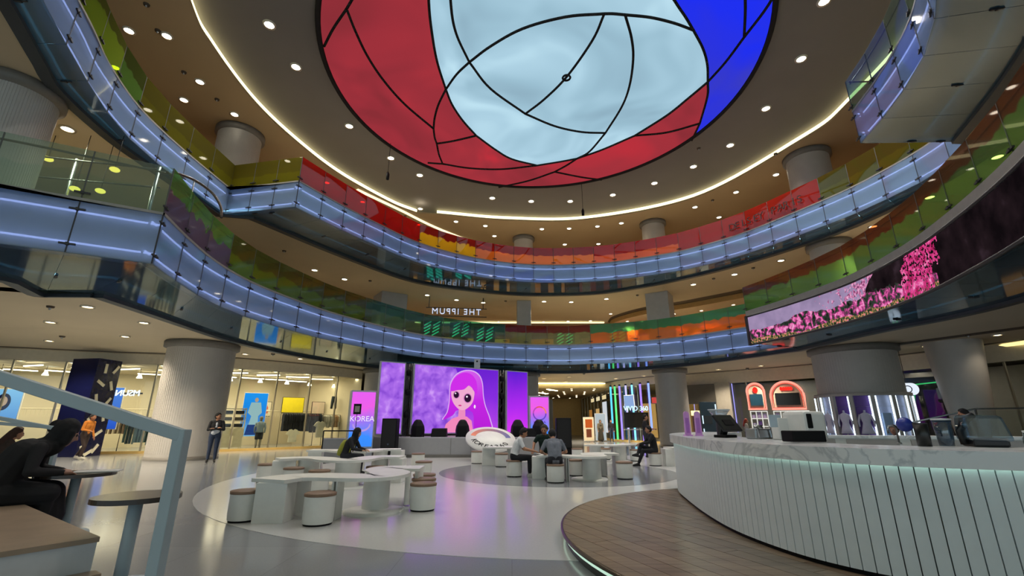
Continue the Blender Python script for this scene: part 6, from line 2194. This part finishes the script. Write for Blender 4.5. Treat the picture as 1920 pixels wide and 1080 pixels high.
def person(label, loc, heading, pose='stand', top='202226', bottom='20242c', skin='a8785a', hair='14110f', shoes='141414', sleeve='long', hijab=None, scale=1.0,
           J=None, voxel=0.013, fingers=True, lean=0.0, head_turn=0.0, head_nod=0.0, longhair=False, extra=None):
    V = Vector
    sit = pose == 'sit'
    pz = 0.53 if sit else 0.95
    j = dict(pel=V((0, 0, pz)), waist=V((0, 0.0, pz + 0.17)), chest=V((0, 0.0, pz + 0.36)), neck=V((0, 0.01, pz + 0.53)), head=V((0, 0.035, pz + 0.68)),
             lsh=V((-0.185, 0, pz + 0.47)), rsh=V((0.185, 0, pz + 0.47)))
    if lean:
        for k in ('waist', 'chest', 'neck', 'head', 'lsh', 'rsh'):
            d = j[k] - j['pel']
            f = {'waist': 0.5, 'chest': 0.85}.get(k, 1.0)
            j[k] = j['pel'] + Matrix.Rotation(-lean * f, 3, 'X') @ d
    for s, sx in (('l', -1), ('r', 1)):
        sh = j[s + 'sh']
        j[s + 'el'] = sh + V((sx * 0.05, -0.03, -0.29))
        j[s + 'wr'] = j[s + 'el'] + V((sx * 0.0, 0.1, -0.23))
        j[s + 'hip'] = V((sx * 0.1, 0, pz - 0.03))
        if sit:
            j[s + 'kn'] = V((sx * 0.13, 0.43, pz - 0.02))
            j[s + 'an'] = V((sx * 0.13, 0.42, 0.09))
        else:
            j[s + 'kn'] = V((sx * 0.1, 0.02, 0.5))
            j[s + 'an'] = V((sx * 0.11, 0.0, 0.09))
        j[s + 'toe'] = j[s + 'an'] + V((sx * 0.02, 0.17, -0.045))
    if J:
        for k, p in J.items():
            j[k] = V(p)
        for s in 'lr':
            if s + 'an' in J and s + 'toe' not in J:
                j[s + 'toe'] = j[s + 'an'] + V((0, 0.17, -0.045))
    B = []

    def bone(a, b, ra, rb, m):
        B.append((V(a), V(b), ra, rb, m))

    T, S, BT, HR, SHO, EYE = 1, 0, 2, 3, 4, 5
    for e in (-1, 1):
        o = V((e * 0.065, 0, 0))
        bone(j['pel'] + o * 1.2, j['waist'] + o, 0.115, 0.105, BT if not sit else T)
        bone(j['pel'] + o * 1.3, j['pel'] + o * 1.2 + V((0, 0, 0.03)), 0.115, 0.115, BT)
        bone(j['waist'] + o, j['chest'] + o * 1.15, 0.108, 0.12, T)
    bone(j['waist'] - (j['waist'] - j['pel']) * 0.3, j['waist'], 0.13, 0.12, T)
    bone(j['lsh'] * 0.75 + j['rsh'] * 0.25, j['rsh'] * 0.75 + j['lsh'] * 0.25, 0.085, 0.085, T)
    bone(j['chest'], (j['lsh'] + j['rsh']) / 2, 0.12, 0.09, T)
    bone((j['lsh'] + j['rsh']) / 2, j['neck'] + V((0, 0, 0.03)), 0.06, 0.052, S if not hijab else HR)
    RM = Matrix.Rotation(head_turn, 3, 'Z') @ Matrix.Rotation(-lean * 0.5 - head_nod, 3, 'X')
    h = j['head']
    hv = lambda x, y, z: h + RM @ V((x, y, z))
    bone(j['neck'], hv(0, -0.01, -0.04), 0.05, 0.055, S if not hijab else HR)
    bone(hv(0, 0.0, 0.03), hv(0, 0.03, -0.02), 0.092, 0.082, S)
    bone(hv(0, 0.045, -0.05), hv(0, 0.06, -0.085), 0.055, 0.036, S)
    bone(hv(0, 0.1, 0.0), hv(0, 0.118, -0.028), 0.011, 0.015, S)
    for e in (-1, 1):
        bone(hv(e * 0.088, 0.0, 0.0), hv(e * 0.09, -0.005, -0.03), 0.016, 0.012, S if not hijab else HR)
        bone(hv(e * 0.034, 0.098, 0.012), hv(e * 0.036, 0.098, 0.012), 0.012, 0.012, EYE)
    bone(hv(-0.018, 0.092, -0.062), hv(0.018, 0.092, -0.062), 0.009, 0.009, 6)
    if hijab:
        bone(hv(0, -0.02, 0.04), hv(0, -0.03, 0.0), 0.112, 0.108, HR)
        bone(hv(0, -0.03, -0.03), j['neck'] + V((0, 0.01, 0)), 0.1, 0.095, HR)
        bone(j['neck'] + V((0, 0.02, -0.02)), j['chest'] + V((0, 0.05, 0.05)), 0.11, 0.12, HR)
        for e in (-1, 1):
            bone(hv(e * 0.07, 0.035, 0.02), hv(e * 0.055, 0.04, -0.08), 0.045, 0.05, HR)
    else:
        bone(hv(0, -0.018, 0.045), hv(0, -0.035, 0.0), 0.1, 0.095, HR)
        bone(hv(0, 0.03, 0.095), hv(0, -0.02, 0.1), 0.05, 0.055, HR)
        for e in (-1, 1):
            bone(hv(e * 0.06, 0.02, 0.07), hv(e * 0.07, -0.03, 0.02), 0.045, 0.045, HR)
        if longhair:
            bone(hv(0, -0.06, 0.0), j['chest'] + V((0, -0.12, 0.05)), 0.09, 0.07, HR)
    for s, sx in (('l', -1), ('r', 1)):
        sh, el, wr = j[s + 'sh'], j[s + 'el'], j[s + 'wr']
        mid = sh.lerp(el, 0.75)
        bone(sh, mid, 0.066, 0.055, T)
        bone(mid, el, 0.05 if sleeve == 'short' else 0.054, 0.045 if sleeve == 'short' else 0.05, S if sleeve == 'short' else T)
        bone(el, wr, 0.044 if sleeve == 'short' else 0.05, 0.03 if sleeve == 'short' else 0.036, S if sleeve == 'short' else T)
        d = (wr - el).normalized()
        side = d.cross(V((0, 0, 1)))
        side = side.normalized() if side.length > 0.2 else V((1, 0, 0))
        pal = wr + d * 0.075
        for e in (-0.02, 0.02):
            bone(wr + side * e * 0.6, pal + side * e, 0.022, 0.02, S)
        if fingers:
            for k, (e, ln) in enumerate(((-0.031, 0.055), (-0.0105, 0.075), (0.0105, 0.08), (0.031, 0.07))):
                a = pal + side * e
                b = a + d * ln * 0.6 + V((0, 0, -0.012))
                c = b + d * ln * 0.4 + V((0, 0, -0.022))
                bone(a, b, 0.0095, 0.009, S)
                bone(b, c, 0.009, 0.0075, S)
            a = wr + d * 0.025 - side * sx * 0.03
            b = a + d * 0.04 - side * sx * 0.03
            bone(a, b, 0.012, 0.011, S)
            bone(b, b + d * 0.03 - side * sx * 0.006, 0.011, 0.009, S)
        hip, kn, an, toe = j[s + 'hip'], j[s + 'kn'], j[s + 'an'], j[s + 'toe']
        bone(hip, kn, 0.1, 0.068, BT)
        bone(kn, kn.lerp(an, 0.3), 0.066, 0.064, BT)
        bone(kn.lerp(an, 0.3), an + (kn - an).normalized() * 0.06, 0.064, 0.05, BT)
        heel = an + V((0, -0.035, -0.05)) if not (J and s + 'heel' in J) else V(J[s + 'heel'])
        bone(an, heel, 0.042, 0.036, SHO)
        bone(heel, toe, 0.038, 0.033, SHO)
        bone(an, toe, 0.044, 0.034, SHO)
    if extra:
        for a, b, ra, rb, m in extra:
            bone(a, b, ra, rb, m)
    # surface: capsules merged by voxel remesh
    mb = MB()
    for a, b, ra, rb, m in B:
        d = b - a
        L = d.length
        q = d.to_track_quat('Z', 'Y').to_matrix() if L > 1e-6 else Matrix.Identity(3)
        prof = []
        for k in range(5):
            t = math.pi / 2 * (1 - k / 4)
            prof.append((ra * math.cos(t), -ra * math.sin(t)))
        for k in range(5):
            t = math.pi / 2 * k / 4
            prof.append((rb * math.cos(t), L + rb * math.sin(t)))
        n = 10
        vs, fs = [], []
        for r, z in prof:
            r = max(r, 1e-4)
            for i in range(n):
                an_ = 2 * math.pi * i / n
                vs.append(a + q @ V((r * math.cos(an_), r * math.sin(an_), z)))
        for jx in range(len(prof) - 1):
            for i in range(n):
                l = (i + 1) % n
                fs.append((jx * n + i, jx * n + l, (jx + 1) * n + l, (jx + 1) * n + i))
        fs.append(tuple(range(n - 1, -1, -1)))
        fs.append(tuple((len(prof) - 1) * n + i for i in range(n)))
        mb.add(vs, fs, True)
    o = mb.build('person', None)
    md = o.modifiers.new('r', 'REMESH')
    md.mode = 'VOXEL'
    md.voxel_size = voxel
    md.use_smooth_shade = True
    s2 = o.modifiers.new('s', 'SMOOTH')
    s2.iterations = 2
    s2.factor = 0.4
    dg = bpy.context.evaluated_depsgraph_get()
    me = bpy.data.meshes.new_from_object(o.evaluated_get(dg))
    o.modifiers.clear()
    old = o.data
    o.data = me
    bpy.data.meshes.remove(old)
    me.name = 'person'
    me.materials.clear()
    for m in (pm('skin', skin, 0.55), pm('top', top), pm('bottom', bottom), pm('hair', hijab or hair), pm('shoe', shoes, 0.5), pm('eye', '0c0808', 0.3), pm('lip', '7a4038', 0.5), pm('inner', 'b8bcc4')):
        me.materials.append(m)
    nf = len(me.polygons)
    C = np.empty(nf * 3)
    me.polygons.foreach_get('center', C)
    C = C.reshape(-1, 3)
    best = np.full(nf, 1e9)
    idx = np.zeros(nf, dtype=np.int32)
    for a, b, ra, rb, m in B:
        A = np.array(a)
        D_ = np.array(b) - A
        l2 = max(D_ @ D_, 1e-9)
        tt = np.clip((C - A) @ D_ / l2, 0, 1)
        dist = np.linalg.norm(C - (A + tt[:, None] * D_), axis=1) - (ra + (rb - ra) * tt)
        if m in (5, 6):
            dist -= 0.004
        k = dist < best
        best[k] = dist[k]
        idx[k] = m
    me.polygons.foreach_set('material_index', idx)
    me.polygons.foreach_set('use_smooth', np.ones(nf, dtype=bool))
    me.update()
    o.location = loc
    o.rotation_euler = (0, 0, heading - math.pi / 2)
    o.scale = (scale,) * 3
    tag(o, label, 'person')
    return o


UP, RIGHT, LEFT, TOCAM = R(90), R(0), R(180), R(-90)
person('man in a black jacket and jeans standing with folded arms by the thick column', (-11.06, 17.75, 0), R(-60), 'stand', top='15161a', bottom='26324a', hair='0e0c0b', head_turn=R(50),
       J=dict(lel=(-0.25, 0.06, 1.16), lwr=(0.05, 0.19, 1.2), rel=(0.25, 0.06, 1.16), rwr=(-0.05, 0.2, 1.22)), extra=[((0.0, 0.085, 1.38), (0.0, 0.09, 1.2), 0.035, 0.04, 7), ((-0.05, 0.055, 1.1), (0.05, 0.055, 1.06), 0.09, 0.1, 7)])
# woman with the backpack
w = person('seated woman in a black headscarf with a yellow-green backpack', (-4.75, 13.75, -0.02), RIGHT - 0.05, 'sit', top='16171b', bottom='22242c', hijab='0f0f12', lean=R(22), skin='b08a70', head_nod=R(8),
           J=dict(lel=(-0.26, 0.3, 0.72), lwr=(-0.16, 0.52, 0.68), rel=(0.26, 0.3, 0.72), rwr=(0.16, 0.52, 0.68)))
t = MB()
t.lathe([(0, 0), (0.15, 0.02), (0.18, 0.12), (0.17, 0.32), (0.12, 0.44), (0, 0.47)], 16)
t.v = [(x, y * 0.6, z) for x, y, z in t.v]
bp = t.build('backpack', mat('bag_lime', '8c8f2a', 0.7), w, 0, (0, -0.16, 0.52))
bp.rotation_euler = (R(-20), 0, 0)
MB().tube([(-0.1, 0.05, 0.44), (-0.12, 0.24, 0.4), (-0.12, 0.26, 0.2)], 0.018, 6).build('strap', mat('bag_lime', '8c8f2a', 0.7), bp)
MB().tube([(0.1, 0.05, 0.44), (0.12, 0.24, 0.4), (0.12, 0.26, 0.2)], 0.018, 6).build('strap', mat('bag_lime', '8c8f2a', 0.7), bp)
person('seated man in a white shirt writing at the wave table', (0.06, 13.3, -0.02), RIGHT, 'sit', top='d3d5d8', bottom='14141a', sleeve='short', hair='171014', lean=R(20), shoes='b8b8b0', head_nod=R(15),
       J=dict(rel=(0.25, 0.27, 0.74), rwr=(0.16, 0.55, 0.68), lel=(-0.25, 0.25, 0.74), lwr=(-0.12, 0.52, 0.68)))
person('seated man in a dark green polo shirt facing the others', (0.98, 14.0, -0.02), R(-100), 'sit', top='0f2a22', bottom='1c1c20', sleeve='short', hair='3c3430', lean=R(16), head_nod=R(12), head_turn=R(-10), scale=1.05,
       J=dict(rel=(0.3, 0.12, 0.82), rwr=(0.3, 0.4, 0.66), lel=(-0.3, 0.1, 0.84), lwr=(-0.25, 0.38, 0.66)))
person('seated man in a grey shirt seen from behind', (1.07, 12.0, -0.02), R(95), 'sit', top='6f747e', bottom='1a1b22', sleeve='short', hair='0d0c0e', lean=R(24), head_nod=R(22),
       J=dict(rel=(0.32, 0.2, 0.72), rwr=(0.22, 0.45, 0.66), lel=(-0.32, 0.2, 0.72), lwr=(-0.2, 0.46, 0.66)))
person('man in black seated at the right with one leg crossed', (4.9, 16.55, -0.02), LEFT, 'sit', top='101114', bottom='121318', hair='0e0c0c', lean=R(10),
       J=dict(rkn=(0.02, 0.44, 0.66), ran=(-0.12, 0.62, 0.40), rtoe=(-0.1, 0.78, 0.36), rheel=(-0.14, 0.6, 0.34), lkn=(-0.12, 0.42, 0.5), lan=(-0.14, 0.62, 0.09), ltoe=(-0.16, 0.8, 0.05),
              rel=(0.24, 0.24, 0.76), rwr=(0.1, 0.5, 0.7), lel=(-0.24, 0.24, 0.78), lwr=(-0.06, 0.5, 0.72)))
person('man in dark clothes standing by the neon shop behind the man in black', (5.75, 20.5, 0), R(-20), 'stand', top='15151a', bottom='2b2d36', hair='100d0d', sleeve='short', voxel=0.014,
       J=dict(rel=(0.25, 0.08, 1.14), rwr=(0.12, 0.36, 1.16), lel=(-0.25, 0.08, 1.14), lwr=(-0.05, 0.34, 1.14)))
person('woman in a long brown skirt walking in the corridor', (6.95, 37.3, 0), R(-90), 'stand', top='6e6450', bottom='3a3428', hijab='5a5244', scale=0.93, voxel=0.02, extra=[((-0.06, 0, 0.9), (-0.07, 0, 0.2), 0.14, 0.2, 2), ((0.06, 0, 0.9), (0.07, 0, 0.2), 0.14, 0.2, 2)])
person('person in black walking in the corridor beside the woman in brown', (7.65, 36.6, 0), R(-90), 'stand', top='18181c', bottom='2c3448', hair='0e0c0c', scale=0.93, voxel=0.02, longhair=True)
person('man in an orange shirt walking past the navy pillar', (-17.1, 19.1, 0), RIGHT, 'stand', top='b36a1c', bottom='2a1c18', skin='8a5a40', hair='100c0a', shoes='b0aca0', lean=R(8),
       J=dict(rkn=(0.1, 0.16, 0.5), ran=(0.1, 0.1, 0.1), lkn=(-0.1, -0.02, 0.5), lan=(-0.1, -0.26, 0.14), ltoe=(-0.1, -0.12, 0.05), rel=(0.25, 0.05, 1.15), rwr=(0.22, 0.3, 1.1)))
person('large seated woman in black leaning over the round table at the left', (-6.36, 6.02, -0.04), R(38), 'sit', top='101013', bottom='0e0e12', hijab='0b0b0e', skin='9c7460', lean=R(36), head_nod=R(6), voxel=0.01, scale=1.24,
       extra=[((-0.1, -0.02, 0.5), (-0.09, 0.16, 0.86), 0.17, 0.15, 1), ((0.1, -0.02, 0.5), (0.09, 0.16, 0.86), 0.17, 0.15, 1), ((-0.13, 0.05, 0.5), (-0.14, 0.42, 0.48), 0.14, 0.1, 2), ((0.13, 0.05, 0.5), (0.15, 0.42, 0.48), 0.14, 0.1, 2), ((0, 0.42, 0.46), (0, 0.42, 0.25), 0.13, 0.17, 2)],
       J=dict(rel=(0.3, 0.26, 0.7), rwr=(0.14, 0.48, 0.67), lel=(-0.3, 0.24, 0.7), lwr=(-0.1, 0.46, 0.67), rkn=(0.15, 0.42, 0.48), lkn=(-0.14, 0.42, 0.48)))
person('person in a grey hoodie cut off by the left picture edge', (-9.3, 7.4, -0.02), R(20), 'sit', top='7c8088', bottom='24262c', hair='14100e', lean=R(20))
person('seated person with brown hair beyond the woman in black', (-10.9, 10.2, 0.0), R(60), 'sit', top='3a2a22', bottom='22201e', hair='3c241a', longhair=True, lean=R(15))
person('standing person in black with tied hair beyond the woman in black', (-8.4, 8.7, -0.32), R(30), 'stand', top='121214', bottom='16161a', hair='0d0b0b', head_nod=R(10))
person('barista in black bending behind the blender', (11.4, 11.6, 0), R(150), 'stand', top='16161a', bottom='1a1a1e', hair='100e0c', lean=R(14))
person('seated person behind the black tumbler', (10.4, 12.9, 0.0), R(200), 'sit', top='33353c', bottom='22242a', skin='7e5a48', hair='141010')
person('shop assistant in a red cap and white shirt beyond the till', (13.1, 26.5, 0), R(-20), 'stand', top='c4bcb4', bottom='241c1c', hair='a03a28', longhair=True, voxel=0.016, scale=0.92)
# things held or lying there
o = MB().box((0, 0, 0.004), (0.075, 0.15, 0.008)).build('phone', M_BLACK, None, 0.003, (-5.98, 6.42, 0.757), 0.7)
tag(o, 'dark phone on the round table by the hands of the woman in black', 'phone')
o = MB().box((0, 0, 0.003), (0.21, 0.3, 0.006)).build('paper_sheet', mat('paper_white', 'cfcfca', 0.6), None, 0, (0.78, 13.05, TH_ + 0.001), 0.3)
tag(o, 'sheet of paper on the table of the three men', 'paper')
o = MB().box((0, 0, 0.01), (0.3, 0.2, 0.02)).build('dark_folder', M_BLACK, None, 0.004, (1.0, 12.78, TH_ + 0.001), -0.2)
tag(o, 'dark folder on the table of the three men', 'folder')
